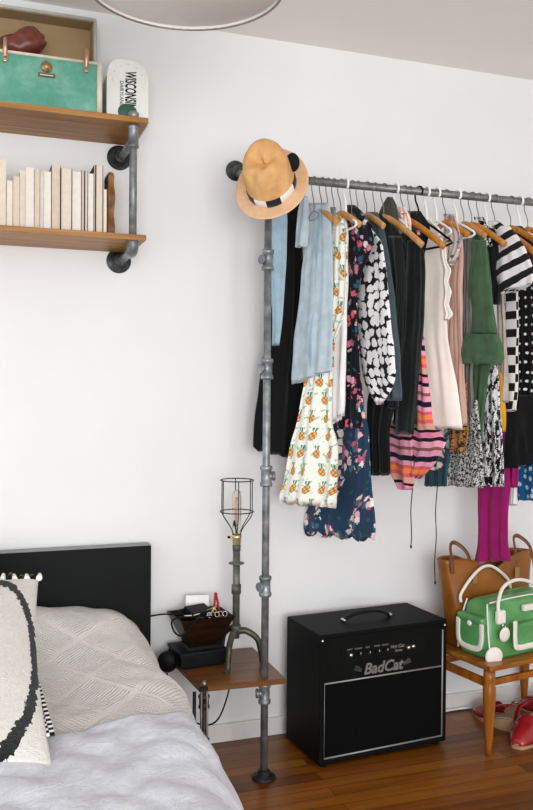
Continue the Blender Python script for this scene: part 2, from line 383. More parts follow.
# red-brown leather pouch and folded maroon cloth sticking out of the case
m_rbl = plain('red_brown_leather', '74382a', .35, var=.4, scale=40, bump=.4)
bm = B()
pts = smooth_path([(.05, -.13, 2.37), (.1, -.13, 2.385), (.15, -.13, 2.40), (.185, -.13, 2.425), (.20, -.13, 2.44), (.215, -.13, 2.435)], 6)
n_ = len(pts); tube(bm, pts, [.012+.032*math.sin(PI*min(1, (i/n_)*1.15))**.7 if i/n_ < .75 else .014*(1.6-i/n_) for i in range(n_)], 16)
for v in bm.verts: v.co += Vector(noise.noise_vector(v.co*38))*.008
tag(obj('leather_pouch', bm, m_rbl), 'crumpled red-brown leather pouch poking out of the open teal case', 'pouch')
bm = B(); pts = [(SX0+.26+i*.0115, -.17+.01*math.sin(i), 2.336+.009*abs(math.sin(i*1.3))) for i in range(15)]; tube(bm, smooth_path(pts, 3), .014, 12)
tag(obj('folded_cloth', bm, cloth('maroon_knit', '7c3434', .3)), 'folded maroon cloth along the rim inside the open teal case', 'cloth')

# little box made of number plates
box_t = thing('number_plate_box', 'white arched box made of old number plates beside the teal case', 'decorative box', (.481, -.12, 2.169))
def arch(bm, x0, x1, y0, y1, z0, z1, r, mi=0, top=.04):
    P = [(x0, z0), (x1, z0)]; c = (x0+x1)/2; hw = (x1-x0)/2; zz = z1-r
    n = 14
    for k in range(n+1):
        a = PI*k/n; ca = math.cos(a); sa = math.sin(a)
        P.append((c+hw*math.copysign(abs(ca)**.62, ca), zz+r*abs(sa)**.8))
    a = [bm.verts.new((x, y0, z)) for x, z in P]; b_ = [bm.verts.new((x, y1, z)) for x, z in P]
    bm.faces.new(a); bm.faces.new(b_[::-1])
    for k in range(len(P)): bm.faces.new((a[k], a[(k+1) % len(P)], b_[(k+1) % len(P)], b_[k]))
bx0, bx1 = .412, .545
bm = B(); arch(bm, bx0, bx1, -.19, -.03, 2.169, 2.372, .07); obj('box_body', bm, m_white, box_t)
bm = B(); arch(bm, bx0-.004, bx1-.012, -.192, -.188, 2.171, 2.376, .075)
for k in range(7):
    a = PI*k/6; c = (bx0+bx1)/2
    lathe(bm, [(0, .003), (.003, .002), (.0035, 0)], (c-.052*math.cos(a), -.192, 2.305+.055*math.sin(a)), 8, toward((0, -1, 0)))
for x in (bx0+.008, bx1-.02): lathe(bm, [(0, .003), (.003, .002), (.0035, 0)], (x, -.192, 2.185), 8, toward((0, -1, 0)))
pn = obj('front_plate', bm, m_white, box_t)
bm = text_bm('WISCONSIN', .05, (.484, -.1925, 2.277), (0, 0, -1), (1, 0, 0), .0006, 0, .0012); fw_ = obj('embossed_word', bm, m_black, pn)
for v in fw_.data.vertices: v.co.z = 2.277+(v.co.z-2.277)*.44
fw_.matrix_parent_inverse = Matrix.Identity(4)
bm = text_bm('DAIRYLAND', .017, (.456, -.1925, 2.262), (0, 0, -1), (1, 0, 0), .0006); fw_ = obj('small_lettering', bm, m_black, pn); fw_.matrix_parent_inverse = Matrix.Identity(4)
for v in fw_.data.vertices: v.co.z = 2.262+(v.co.z-2.262)*.9
bm = B(); lathe(bm, [(0, .0015), (.03, .0015), (.032, 0)], (.476, -.1925, 2.205), 24, toward((0, -1, 0)))
for v in bm.verts: v.co.z = 2.205+(v.co.z-2.205)*.85
g = obj('green_patch', bm, plain('green_print', '2f5c46', .5), pn); g.matrix_parent_inverse = Matrix.Identity(4)

# ------------------------------------------------------------------ ceiling lamp
rc = atZ(193, 28, 2.2); lampc = Vector((rc.x-.07, rc.y-.2, 2.2))
cl = thing('drum_pendant_lamp', 'round white drum ceiling lamp with a thin grey rim at the top edge', 'ceiling lamp', lampc)
R_ = .222
bm = B(); lathe(bm, [(R_, 0), (R_, .16), (R_-.003, .16), (R_-.003, .0)], lampc, 64); obj('shade', bm, plain('lamp_linen', 'dedad5', .9, var=.03), cl)
bm = B(); tube(bm, [lampc+Vector((R_*math.cos(a*PI/40), R_*math.sin(a*PI/40), 0)) for a in range(80)], .0032, 8, True); obj('rim', bm, plain('grey_brown_metal', '8c827c', .4, .5), cl)
bm = B(); lathe(bm, [(0, .006), (R_-.004, .006), (R_-.004, .009), (0, .009)], lampc, 64); obj('diffuser', bm, plain('frosted_diffuser', 'efece8', .9, var=.02), cl)
bm = B(); cyl(bm, lampc+Vector((0, 0, .16)), (lampc.x, lampc.y, 2.58), .006); lathe(bm, [(0, .0), (.05, 0), (.05, -.02), (0, -.025)], (lampc.x, lampc.y, 2.6), 24); cyl(bm, lampc+Vector((-R_, 0, .155)), lampc+Vector((R_, 0, .155)), .003); obj('stem', bm, m_wire, cl)

# ------------------------------------------------------------------ patterned fabrics
def blank(name, rough=.85): return M(name, rough=rough, sheen=.1)
def f_floral(name, base, cols, sc=16, thr=.36, leaf='2f5a5a'):
    a = blank(name)
    wv = a.noise(60, 2); vec = a.comb(a.u+(wv-.5)*.02, a.v+(a.noise(55, 2)-.5)*.02)
    d, c1, c2 = a.voro(sc, .9, vec); d2, e1, e2 = a.voro(sc*2.3, 1, vec)
    n = len(cols); col = a.ramp(e1, [(k/n, cc) for k, cc in enumerate(cols)], True)
    petals = a.noise(170, 2)
    flower = (d+(petals-.5)*.35).lt(thr)*c2.gt(.22)*d2.lt(.5)
    lf = (d2.lt(.28))*(e2.gt(.72))
    x = a.mix(lf, base, leaf); x = a.mix(flower, x, col); a.col(x); return a.m
def f_pine():
    a = blank('pineapple_print')
    cw, ch = .052, .062
    row = (a.v/ch).floor(); uu = a.u/cw+(row*.5).frac(); fx = uu.frac()-.5; fy = (a.v/ch).frac()-.5
    jx = ((uu.floor()*12.9+row*7.3).sin()*43.7).frac()-.5
    fx = fx-jx*.25; fx = fx+fy*jx*.8
    e = ((fx*fx)*(1/.05)+((fy+.14)*(fy+.14))*(1/.065)); body = e.lt(1)
    tuft = ((fx.abs()-(fy-.02)*.55).lt(.03))*(fy.gt(.0))*(fy.lt(.34))*((fx*40).sin().gt(-.6))
    leaf = a.noise(48, 2).gt(.6)
    x = a.mix(leaf, 'f1eee4', 'a9cbb4'); x = a.mix(tuft, x, '3f8a72')
    br = a.ramp(((fx+fy)*26).sin()*.25+((fx-fy)*26).sin()*.25+.5, [(.2, '9a6228'), (.6, 'd9a05c'), (.9, 'ecc084')])
    a.col(a.mix(body, x, br)); return a.m
def f_blotch():
    a = blank('white_flowers_on_black_print')
    vec = a.comb(a.u*1.0+(a.noise(40, 2)-.5)*.02, a.v+(a.noise(46, 2)-.5)*.02)
    d, _, _ = a.voro(31, .55, vec); k = (d+(a.noise(130, 2)-.5)*.25).lt(.47)
    a.col(a.mix(k, '15161c', 'eceaea')); return a.m
def f_speckle(name, sx=90, sy=34, thr=.5, base='ecebea', ink='121314'):
    a = blank(name); n = a.noise(1, 3, a.scaled((sx, sy, 1)), .65, .5); n2 = a.noise(1, 1, a.scaled((300, 220, 1)))
    k = (n*.75+n2*.25).gt(thr); a.col(a.mix(k, base, ink)); return a.m
def f_ikat():
    a = blank('striped_ikat'); z = ((a.u*90).sin()*.0016)+((a.u*33).sin()*.004)
    t = ((a.v+z)/.19).frac()
    st = [(0, 'e88aa6'), (.10, '17131c'), (.15, 'd9a08c'), (.26, 'e6566c'), (.33, 'f08a4a'), (.42, 'e45a66'), (.48, 'e9a2b8'), (.56, '1c1a2c'), (.66, 'e79ab4'), (.76, '8a5a4c'), (.82, 'f0a6bc'), (.93, '1a1620')]
    a.col(a.ramp(t, st, True)); return a.m
def f_stripe():
    a = blank('black_white_stripes'); t = ((a.v-a.u*.32)/.058).frac().gt(.46)
    a.col(a.mix(t, '1d1c20', 'e6e4e4')); return a.m
def f_dots(name, base, dot, sc, r, rnd=.25):
    a = blank(name); d, c1, _ = a.voro(sc, rnd); a.col(a.mix(d.lt(r), base, dot)); return a.m
def f_check():
    a = blank('black_white_check'); c = ((a.u/.1).frac().gt(.5)); r = ((a.v/.065)+c*.5).frac().gt(.45)
    a.col(a.mix(r, '1c1a1c', 'efedea')); return a.m

f = dict(
    denim=cloth('pale_denim', 'b8c8d0', .16), denim2=cloth('mid_denim', '9db6c4', .15), black=cloth('black_cloth', '070808', .2), grey=cloth('grey_satin', '7d7f80', .35, .5),
    pine=f_pine(), white=cloth('white_cotton', 'f0eeec', .04), navyf=f_floral('navy_floral', '1d3a56', ['e7b8c2', 'f0e4e2', 'c4617e', 'e6cdc8', '3a6a7c'], 17, .5),
    blackf=f_floral('black_floral', '14151d', ['d85a74', 'efe2e0', 'e0a8b4', '2f5a78', 'c8788a'], 19, .42), blotch=f_blotch(), teal=cloth('grey_teal_knit', '45535a', .15),
    jacket=cloth('black_jacket', '0c0f10', .3, .6), coat=cloth('green_black_leather', '151d1c', .25, .42), ikat=f_ikat(), cream=cloth('cream_crepe', 'faf2e8', .04),
    blush=cloth('blush_crepe', 'cfa898', .1), chiffon=f_floral('grey_pink_floral', 'cbbcb4', ['b87480', '7c8c8c', 'e6d8d0', 'a09088'], 22, .5), greyc=cloth('grey_knit', '77706f', .12),
    green=cloth('army_green_cotton', '466546', .2), dktee=cloth('dark_green_black_cotton', '161b18', .2), spot=f_speckle('spotted_black_white', 40, 40, .5), stripe=f_stripe(), check=f_check(),
    polka=f_dots('black_polka_dots', '0e0e10', 'e9e9e9', 30, .15), beige=cloth('beige_knit', 'b9b0a4', .2), speck=f_speckle('black_white_brushstrokes', 80, 26, .5), snake=f_speckle('grey_snake_print', 110, 110, .5, 'c9c8c6', '22262a'),
    tealf=f_floral('teal_flower_print', '2e4e5c', ['e8dcd4', '8aa09c', 'e8d2c4'], 12, .5), yellow=cloth('yellow_cotton', 'e3a62a', .1), blue=f_dots('blue_polka_dots', '1c5686', 'b8d8e4', 30, .25, .7),
    magenta=cloth('magenta_cotton', '9c1566', .15), brown=f_speckle('brown_leopard', 60, 60, .52, 'a97c4c', '3c2816'), maroon=cloth('dark_maroon', '3c1c24', .3), tawny=cloth('tawny_orange', 'b5713a', .2))

# ------------------------------------------------------------------ garments
def hook_x(px): return atY(px, 178.6+(px-302)*.1026, RY).x
def rows_at(rows, n):
    R = [(r[0], r[1], r[0], r[2]) if len(r) == 3 else r for r in rows]
    L = [0]
    for a, b_ in zip(R, R[1:]): L.append(L[-1]+max(.1, abs(b_[0]-a[0])+abs(b_[2]-a[2])))
    out = []
    for i in range(n):
        t = L[-1]*i/(n-1); k = max(j for j in range(len(L)) if L[j] <= t+1e-9); k = min(k, len(L)-2)
        s = (t-L[k])/(L[k+1]-L[k]); g = lambda j: R[min(max(j, 0), len(R)-1)]
        a, b_, c, d = g(k-1), g(k), g(k+1), g(k+2)
        def ease(i_):
            m1 = (c[i_]-a[i_])/2 if k > 0 else c[i_]-b_[i_]; m2 = (d[i_]-b_[i_])/2 if k < len(R)-2 else c[i_]-b_[i_]
            h = s*s*(3-2*s); lin = b_[i_]+(c[i_]-b_[i_])*s
            cu = (2*s**3-3*s*s+1)*b_[i_]+(s**3-2*s*s+s)*m1+(3*s*s-2*s**3)*c[i_]+(s**3-s*s)*m2
            return lin*.4+cu*.6
        out.append([ease(q) for q in range(4)])
    return out
def cloth_body(name, rows, hx, ang, mat, parent=None, y=None, thick=.009, folds=4, famp=.006, off=0, seed=0, nr=40, K=56, hem=.3):
    P0 = Vector((hx, RY if y is None else y, 0)); d = Vector((math.cos(ang), math.sin(ang), 0)); n = Vector((-d.y, d.x, 0))
    if n.dot(fw) > 0: n = -n            # n faces the camera side
    P0 = P0+n*off
    bm = B(); uvl = bm.loops.layers.uv.new('UVMap'); rings = []; UVs = []
    rr = rows_at(rows, nr)
    for i, (yl, xl, yr, xr) in enumerate(rr):
        t = i/(nr-1); a = atP(xl, yl, P0, n); b_ = atP(xr, yr, P0, n); ring = []; uv = []
        wd = (b_-a).length
        for k in range(K):
            th = 2*PI*k/K; c = math.cos(th); sn = math.sin(th)
            p = a.lerp(b_, (c+1)/2)
            sgn = math.copysign(abs(sn)**.6, sn)
            ph = seed*1.7+t*1.1; s_ = (c+1)/2
            fo = famp*(.25+.75*t**.8)*(.55*math.sin(2*PI*folds*s_+ph)+2.2*noise.noise(Vector((s_*folds*1.7, t*1.3, seed*2.7)))+1.1*noise.noise(Vector((s_*folds*4, t*3+s_, seed*5.1))))
            fo += .006*noise.noise(p*9+Vector((seed*3.1, 0, 0)))
            q = p+n*(thick*(.6+.4*t)*sgn+fo)
            if i == nr-1: q.z += hem*.01*math.sin(2*PI*folds*s_+ph+1)
            q.y = min(q.y, -.012)
            ring.append(bm.verts.new(q)); uv.append((wd*s_ + (0 if sn >= 0 else .37), p.z))
        rings.append(ring); UVs.append(uv)
    for i in range(nr-1):
        for k in range(K):
            k2 = (k+1) % K; vs = (rings[i][k], rings[i][k2], rings[i+1][k2], rings[i+1][k]); f_ = bm.faces.new(vs); f_.smooth = True
            side = 0 if math.sin(2*PI*(k+.5)/K) >= 0 else .37
            for lp, (ii, kk) in zip(f_.loops, ((i, k), (i, k2), (i+1, k2), (i+1, k))):
                u_, v_ = UVs[ii][kk]; w0 = u_ if u_ < .3 or side else u_
                base = (math.cos(2*PI*kk/K)+1)/2*(rings[ii][0].co-rings[ii][K//2].co).length
                lp[uvl].uv = (base+side+seed*.113, v_)
    for i, sgn in ((0, 1), (nr-1, -1)):
        # hem turned in: a smaller ring a little inside closes the tube
        c = sum((v.co for v in rings[i]), Vector())/K
        inner = [bm.verts.new(v.co.lerp(c, .12)+Vector((0, 0, .006 if i else -.002))) for v in rings[i]]
        for k in range(K):
            k2 = (k+1) % K; f_ = bm.faces.new((rings[i][k], rings[i][k2], inner[k2], inner[k]))
            for lp in f_.loops: lp[uvl].uv = (lp.vert.co.x, lp.vert.co.z)
        f_ = bm.faces.new(inner)
    return obj(name, bm, mat, parent)

clothes_group = 'clothes hanging on the pipe rail'
def garment(name, label, cat, hpx, rows, mat, ang=-80, seed=0, parts=(), **k):
    hx = hook_x(hpx) if hpx > 5 else hpx
    A = math.radians(ang)
    if parts:
        root = thing(name, label, cat, (hx, k.get('y') or RY, 1.3), clothes_group)
        cloth_body('bodice' if 'dress' in name else 'body', rows, hx, A, mat, root, seed=seed, **k)
        for j, (pn_, prow, pm, kw) in enumerate(parts):
            kk = dict(k); kk.update(kw); cloth_body(pn_, prow, hx, A, pm, root, seed=seed+j+5, **kk)
        return root
    o = cloth_body(name, rows, hx, A, mat, None, seed=seed, **k)
    return tag(o, label, cat, clothes_group)

def hanger(px, kind, ang, label, y=None, z=RZ, xw=None, size=.2):
    """hook over the rail, neck and two shoulder arms"""
    hx = xw if xw else hook_x(px); y0 = RY if y is None else y
    A = math.radians(ang); d = Vector((math.cos(A), math.sin(A), 0)); o0 = Vector((hx, y0, 0))
    t = thing('clothes_hanger', label, 'hanger', (hx, y0, z-.1), 'hangers on the pipe rail')
    hm, bmat, hr = {'wood': (m_wire, m_hang, .0017), 'orange': (m_wire, m_hang2, .0017), 'white': (m_wplastic, m_wplastic, .0042), 'black': (m_black, m_black, .0032), 'wire': (m_wire, m_wire, .0016), 'felt': (m_wire, m_black, .0017)}[kind]
    bm = B(); rr = .0135+hr+.0006; P = []
    for k in range(13):
        a = math.radians(-50+k*230/12); P.append(o0+d*(rr*math.cos(a))+Vector((0, 0, z+rr*math.sin(a))))
    P += [o0-d*(rr*.9)+Vector((0, 0, z-.028)), o0-d*.004+Vector((0, 0, z-.055)), o0+Vector((0, 0, z-.075)), o0+Vector((0, 0, z-.102))]
    tube(bm, smooth_path(P, 3), hr, 8); obj('hook', bm, hm, t)
    bm = B(); n = Vector((-d.y, d.x, 0)); pts = []
    for k in range(17):
        s = -1+k/8; pts.append(o0+d*(size*s)+Vector((0, 0, z-.1-.125*abs(s*size/.18)**1.25)))
    if kind in ('wood', 'orange', 'felt'): tube(bm, pts, 0, 10, flat=(.006, .011 if kind != 'felt' else .007, n))
    else:
        q = pts+[o0+d*(size*.9)+Vector((0, 0, z-.115-.125*(size/.18)**1.25)), o0-d*(size*.9)+Vector((0, 0, z-.115-.125*(size/.18)**1.25))]
        tube(bm, smooth_path(q, 2, True), .0042 if kind != 'wire' else .0016, 8, True)
    obj('shoulder_bar', bm, bmat, t); return t

# two things hanging on the return arm, against the wall
garment('denim_jacket', 'pale blue denim jacket hanging behind the pole, leftmost of the clothes', 'jacket', .95, [(192, 275, 285), (222, 272, 287), (262, 270, 286), (300, 272, 284), (345, 272, 279)], f['denim2'], 0, 1, y=-.225, folds=2, famp=.004)
garment('black_dress', 'long plain black dress hanging by the pole, left of the pineapple print', 'dress', 1.0, [(196, 288, 300), (215, 281, 302), (260, 277, 303), (320, 270, 303), (370, 261, 303), (415, 255, 303), (447, 253, 452, 302), (451, 258, 460, 300)], f['black'], 0, 2, y=-.10, folds=3, famp=.009, thick=.014)
hanger(0, 'wire', 0, 'wire hanger of the pale blue denim jacket, hidden by the straw hat', y=-.225, z=RZ+.022, xw=.93, size=.03)
hanger(0, 'felt', 0, 'black hanger of the long black dress, behind the straw hat', y=-.10, z=RZ+.055, xw=.985, size=.04)

garment('denim_shirt', 'pale blue denim shirt at the left end of the rail', 'shirt', 322, [(203, 309, 328), (214, 307, 331), (250, 305, 332), (300, 299, 333), (340, 294, 333), (372, 292, 332), (385, 292, 368, 332)], f['denim'], -70, 3, folds=3,
        parts=[('sleeve', [(196, 302, 307), (212, 298, 309), (247, 297, 308)], f['denim'], dict(off=.016, thick=.008, folds=1.5)), ('placket', [(209, 318, 321), (260, 314, 317), (340, 309, 312), (376, 308, 311)], f['denim2'], dict(off=.011, thick=.002, folds=.5, famp=.002))])
garment('satin_slip', 'narrow dark grey satin slip strap between denim shirt and pineapple dress', 'slip', 334, [(207, 330, 335), (240, 326, 331), (276, 322, 328)], f['grey'], -70, 4, folds=1, off=.02)
garment('pineapple_dress', 'white dress printed with pineapples, flaring below the denim shirt', 'dress', 341, [(214, 333, 343), (228, 330, 347), (262, 328, 348), (310, 326, 346), (340, 320, 335), (372, 308, 333), (400, 302, 332), (425, 297, 332), (445, 291, 338), (480, 284, 337), (497, 279, 503, 336), (502, 279, 508, 335)], f['pine'], -50, 5, folds=4, famp=.009, thick=.012)
garment('white_blouse', 'plain white sleeveless blouse hem between pineapple and navy floral dress', 'blouse', 346, [(218, 338, 346), (240, 338, 348), (300, 336, 347), (350, 334, 345), (400, 332, 344), (424, 331, 414, 343)], f['white'], -78, 6, folds=2, off=.004)
garment('black_floral_dress', 'black dress with pink and white flowers left of the spotted blouse', 'dress', 354, [(205, 347, 355), (216, 344, 366), (240, 344, 373), (268, 345, 362), (300, 345, 357), (340, 345, 358), (400, 343, 362), (428, 342, 362)], f['blackf'], -80, 7)
garment('navy_floral_dress', 'long navy dress with pink and white flowers, lowest hem on the rail', 'dress', 358, [(222, 350, 358), (300, 348, 356), (360, 342, 360), (400, 333, 364), (410, 333, 368), (430, 331, 372), (470, 327, 374), (510, 307, 377), (526, 303, 530, 378), (533, 306, 540, 377)], f['navyf'], -80, 8, folds=4, famp=.009, hem=1.2)
garment('spotted_blouse', 'white blouse with black blotches and a pointed rounded hem', 'blouse', 367, [(216, 361, 230, 372), (236, 358, 246, 383), (300, 357, 388), (345, 360, 394), (375, 363, 395), (392, 369, 390), (404, 377, 381)], f['blotch'], -80, 9, folds=2, famp=.004)
garment('teal_cardigan', 'grey teal cardigan edge just right of the spotted blouse', 'cardigan', 375, [(212, 366, 377), (240, 374, 386), (300, 380, 393), (355, 384, 398), (400, 386, 399)], f['teal'], -80, 10, folds=2)
garment('black_jacket', 'black jacket between teal cardigan and leather coat, reaching down to dark hem', 'jacket', 384, [(212, 380, 228, 396), (232, 379, 246, 405), (256, 380, 406), (330, 380, 406), (400, 368, 396), (430, 368, 389), (475, 369, 388)], f['jacket'], -80, 11, folds=3,
        parts=[('sleeve', [(236, 389, 402), (280, 392, 405), (340, 390, 402), (400, 386, 397), (408, 386, 397)], f['jacket'], dict(off=.012, thick=.01, folds=1.5))])
garment('leather_coat', 'dark green-black leather coat with a long smooth sleeve', 'coat', 404, [(212, 398, 228, 415), (234, 399, 248, 422), (260, 400, 424), (300, 400, 424), (350, 398, 421), (400, 394, 418), (424, 393, 417)], f['coat'], -80, 12, folds=2,
        parts=[('sleeve', [(240, 407, 420), (300, 405, 421), (360, 400, 418), (434, 395, 414)], f['coat'], dict(off=.012, thick=.011, folds=1))])
kimono = garment('ikat_blouse', 'pink, orange and black striped blouse hanging low between coat and cream blouse', 'blouse', 410, [(230, 412, 420), (300, 413, 422), (350, 412, 424), (400, 411, 430), (428, 408, 434), (440, 405, 447), (462, 402, 436), (478, 404, 420)], f['ikat'], -80, 13, folds=3,
        parts=[('sleeve', [(420, 386, 408), (440, 385, 412), (470, 390, 414), (489, 400, 413)], f['ikat'], dict(off=.012, folds=2))])
garment('black_camisole', 'black top on a black plastic hanger just left of the cream blouse', 'top', 419, [(211, 404, 420), (228, 410, 430), (260, 412, 424), (340, 413, 422)], f['black'], -80, 14, folds=2)
garment('cream_blouse', 'long plain cream blouse with a ruffled edge', 'blouse', 437, [(216, 427, 226, 437), (234, 423, 241, 443), (270, 423, 446), (300, 423, 446), (340, 424, 448), (380, 427, 455), (415, 430, 460), (429, 432, 461)], f['cream'], -66, 15, folds=1.5, famp=.004,
        parts=[('ruffle', [(246, 440, 446), (262, 442, 447), (270, 443, 451), (282, 443, 448), (292, 444, 452), (304, 444, 449), (314, 445, 453), (320, 445, 449)], f['cream'], dict(off=.006, thick=.009, folds=2, famp=.003))])
garment('floral_chiffon_top', 'grey and pink flowered chiffon shoulder right of the cream blouse', 'top', 448, [(214, 444, 455), (235, 444, 461), (250, 445, 460), (266, 446, 454)], f['chiffon'], -80, 16)
garment('blush_blouse', 'blush pink blouse between cream blouse and grey cardigan', 'blouse', 452, [(234, 456, 461), (245, 451, 463), (300, 448, 462), (360, 446, 463), (400, 448, 465), (425, 452, 466)], f['blush'], -80, 17, folds=3, famp=.008)
garment('leopard_skirt', 'brown leopard-print hem showing under the blush blouse', 'skirt', 455, [(380, 452, 466), (430, 450, 466), (452, 448, 463)], f['brown'], -80, 18)
garment('grey_cardigan', 'plain grey cardigan left of the army green shirt', 'cardigan', 462, [(228, 462, 470), (260, 463, 473), (340, 463, 473), (400, 463, 473), (414, 463, 472)], f['greyc'], -80, 19)
garment('snake_print_skirt', 'grey black and white snake-print skirt at the bottom middle', 'skirt', 464, [(400, 452, 478), (440, 446, 482), (484, 440, 488, 482)], f['snake'], -80, 20, folds=4)
garment('flowered_scarf', 'teal scarf with pale flowers hanging below the cream blouse', 'scarf', 455, [(400, 432, 444), (444, 425, 450), (486, 424, 447)], f['tealf'], -80, 21, off=.006)
garment('green_army_shirt', 'army green shirt with a rolled sleeve cuff', 'shirt', 472, [(224, 466, 237, 481), (244, 466, 252, 488), (300, 464, 493), (340, 464, 497), (380, 469, 487), (438, 467, 481)], f['green'], -80, 22, folds=3,
        parts=[('sleeve', [(240, 472, 486), (290, 469, 491), (334, 465, 497)], f['green'], dict(off=.045, thick=.01, folds=1.5)), ('rolled_cuff', [(334, 467, 498), (343, 462, 502), (356, 461, 503), (364, 464, 500)], f['green'], dict(off=.075, thick=.02, folds=2, famp=.008))])
garment('patterned_scarf_top', 'black and white squiggle-print collar left of the striped tee', 'top', 480, [(217, 474, 484), (232, 477, 490), (246, 478, 492)], f['spot'], -80, 23)
garment('dark_tee', 'dark green-black tee sleeve between army shirt and striped tee', 'tee', 484, [(228, 486, 494), (244, 484, 498), (268, 483, 502), (284, 489, 502), (304, 491, 500)], f['dktee'], -80, 24, off=.006)
garment('brushstroke_dress', 'long white dress with black brushstrokes above the magenta scarf', 'dress', 489, [(300, 484, 492), (340, 482, 494), (380, 479, 498), (420, 478, 501), (460, 476, 504), (486, 475, 505)], f['speck'], -80, 25, folds=3)
garment('striped_tee', 'black and white wide-striped tee with a short sleeve', 'tee', 495, [(221, 489, 499), (232, 490, 511), (250, 492, 524), (268, 496, 532), (280, 497, 534), (294, 501, 286, 530)], f['stripe'], -80, 26, folds=2,
        parts=[('sleeve', [(226, 497, 509), (245, 497, 523), (265, 497, 532), (278, 496, 534), (293, 500, 284, 531)], f['stripe'], dict(off=.05, thick=.012, folds=1.5))])
garment('yellow_tank', 'yellow edge of a top beside the brushstroke dress', 'top', 493, [(372, 499, 502), (395, 500, 504), (431, 500, 504)], f['yellow'], -80, 27)
garment('beige_knit', 'beige knitted strip between green cuff and checked dress', 'knitwear', 496, [(285, 497, 503), (330, 497, 505), (380, 497, 507), (402, 498, 507)], f['beige'], -80, 28, off=.004)
garment('checked_dress', 'black and white large-checked dress under the striped tee', 'dress', 502, [(280, 502, 518), (340, 502, 518), (390, 501, 518), (411, 499, 517)], f['check'], -80, 29, folds=1, famp=.003)
garment('polka_dress', 'black dress with small white dots at the right edge', 'dress', 511, [(270, 516, 545), (340, 517, 548), (400, 517, 550), (437, 517, 552)], f['polka'], -80, 30)
garment('black_skirt', 'plain black skirt below the checked dress at the right', 'skirt', 508, [(395, 506, 545), (430, 504, 548), (470, 503, 460, 550)], f['black'], -80, 31)
garment('magenta_scarf', 'long magenta scarf hanging down to the green bag', 'scarf', 505, [(380, 486, 500), (440, 480, 507), (485, 478, 508), (520, 478, 507), (545, 477, 507), (561, 475, 510)], f['magenta'], -80, 32, folds=3, famp=.008, off=-.01)
garment('magenta_cardigan', 'dark magenta cardigan piece left of the blue dotted skirt', 'cardigan', 517, [(400, 500, 518), (440, 502, 518), (487, 503, 518)], f['magenta'], -80, 33)
garment('white_slip', 'white slip hem peeking out under the dark magenta cardigan', 'slip', 522, [(420, 505, 514), (480, 506, 516), (505, 507, 516)], f['white'], -80, 34)
garment('blue_dotted_skirt', 'bright blue skirt with pale dots at the right edge', 'skirt', 528, [(400, 520, 550), (445, 518, 552), (476, 513, 555), (500, 517, 556)], f['blue'], -80, 35)
garment('maroon_blouse', 'dark maroon blouse behind the striped tee at the right edge', 'blouse', 518, [(226, 512, 522), (250, 514, 545), (290, 516, 550), (380, 518, 552)], f['maroon'], -80, 36)
garment('khaki_jacket', 'dark khaki jacket collar standing up behind the wooden hangers, mid rail', 'jacket', 392, [(197, 388, 391), (206, 383, 396), (220, 379, 398), (240, 380, 398)], cloth('dark_khaki', '4c4c42', .2), -80, 37, off=-.002)
garment('pink_flower_top', 'pink and cream flowered collar left of the dark tee hangers', 'top', 400, [(207, 399, 405), (216, 398, 409), (232, 400, 411)], f_floral('pink_cream_print', 'e9cfc6', ['c25468', 'e7a9ae', 'f0e0da'], 40, .6, 'b9846c'), -80, 38, off=-.003)
# cords
for nm, x0, y0, y1, par, hp in (('tie_cord', 412, 482, 546, kimono, 410), ('tie_cord', 437, 470, 582, None, 437)):
    P0 = Vector((hook_x(hp), RY, 0)); n = Vector((math.sin(math.radians(80)), math.cos(math.radians(80)), 0)); pts = [atP(x0-(y-y0)*.02+.6*math.sin(y*.12), y, P0-n*.012, n) for y in range(y0, y1+1, 8)]
    bm = B(); tube(bm, smooth_path(pts, 2), .0018, 7); lathe(bm, [(0, .004), (.0035, .002), (.0035, -.006), (0, -.009)], pts[-1], 10)
    o = obj(nm, bm, f['black'], par)
    if not par: o.name = 'drawstring'; tag(o, 'long thin dark drawstring dangling beside the leather tote', 'cord')

# hangers along the rail
HG = [(314, 'wire', -75, 'steel wire hanger nearest the straw hat'), (322, 'wood', -70, 'wooden hanger holding the pale blue denim shirt'), (328, 'wire', -78, 'steel hanger hook just right of the denim shirt'),
      (334, 'wire', -75, 'thin steel hanger of the grey satin slip'), (341, 'wood', -60, 'wooden hanger carrying the pineapple dress'), (346, 'white', -80, 'white plastic hanger nearest the hat'),
      (352, 'wire', -80, 'steel hanger right of the first white one'), (358, 'felt', -82, 'dark hanger above the black floral dress'), (367, 'wood', -68, 'pale wooden hanger above the spotted blouse'),
      (375, 'wire', -80, 'steel-hooked hanger of the teal cardigan'), (384, 'wood', -62, 'wooden hanger of the black jacket, arm pointing forward'), (396, 'white', -80, 'white plastic hanger above the black coats'),
      (404, 'orange', -60, 'orange-brown wooden hanger of the leather coat, largest in view'), (410, 'wire', -80, 'steel hanger of the striped pink blouse'), (419, 'black', -62, 'black plastic hanger with a triangular arm'),
      (427, 'white', -80, 'white plastic hanger left of the cream blouse'), (437, 'white', -74, 'white plastic hanger right above the cream blouse'), (446, 'orange', -62, 'short orange-brown wooden hanger right of the cream blouse'), (457, 'white', -62, 'thick white plastic hanger above the army green shirt'),
      (464, 'wood', -66, 'wooden hanger over the grey cardigan'), (472, 'orange', -60, 'yellowish wooden hanger of the army green shirt'), (479, 'wire', -80, 'steel hanger over the squiggle-print collar'), (487, 'white', -80, 'white plastic hanger left of the striped tee'),
      (495, 'orange', -64, 'orange-brown wooden hanger holding the striped tee'), (511, 'orange', -58, 'wooden hanger above the dotted black dress'), (520, 'white', -80, 'white plastic hanger second from the right edge'), (528, 'orange', -60, 'wooden hanger at the right edge of the photo')]
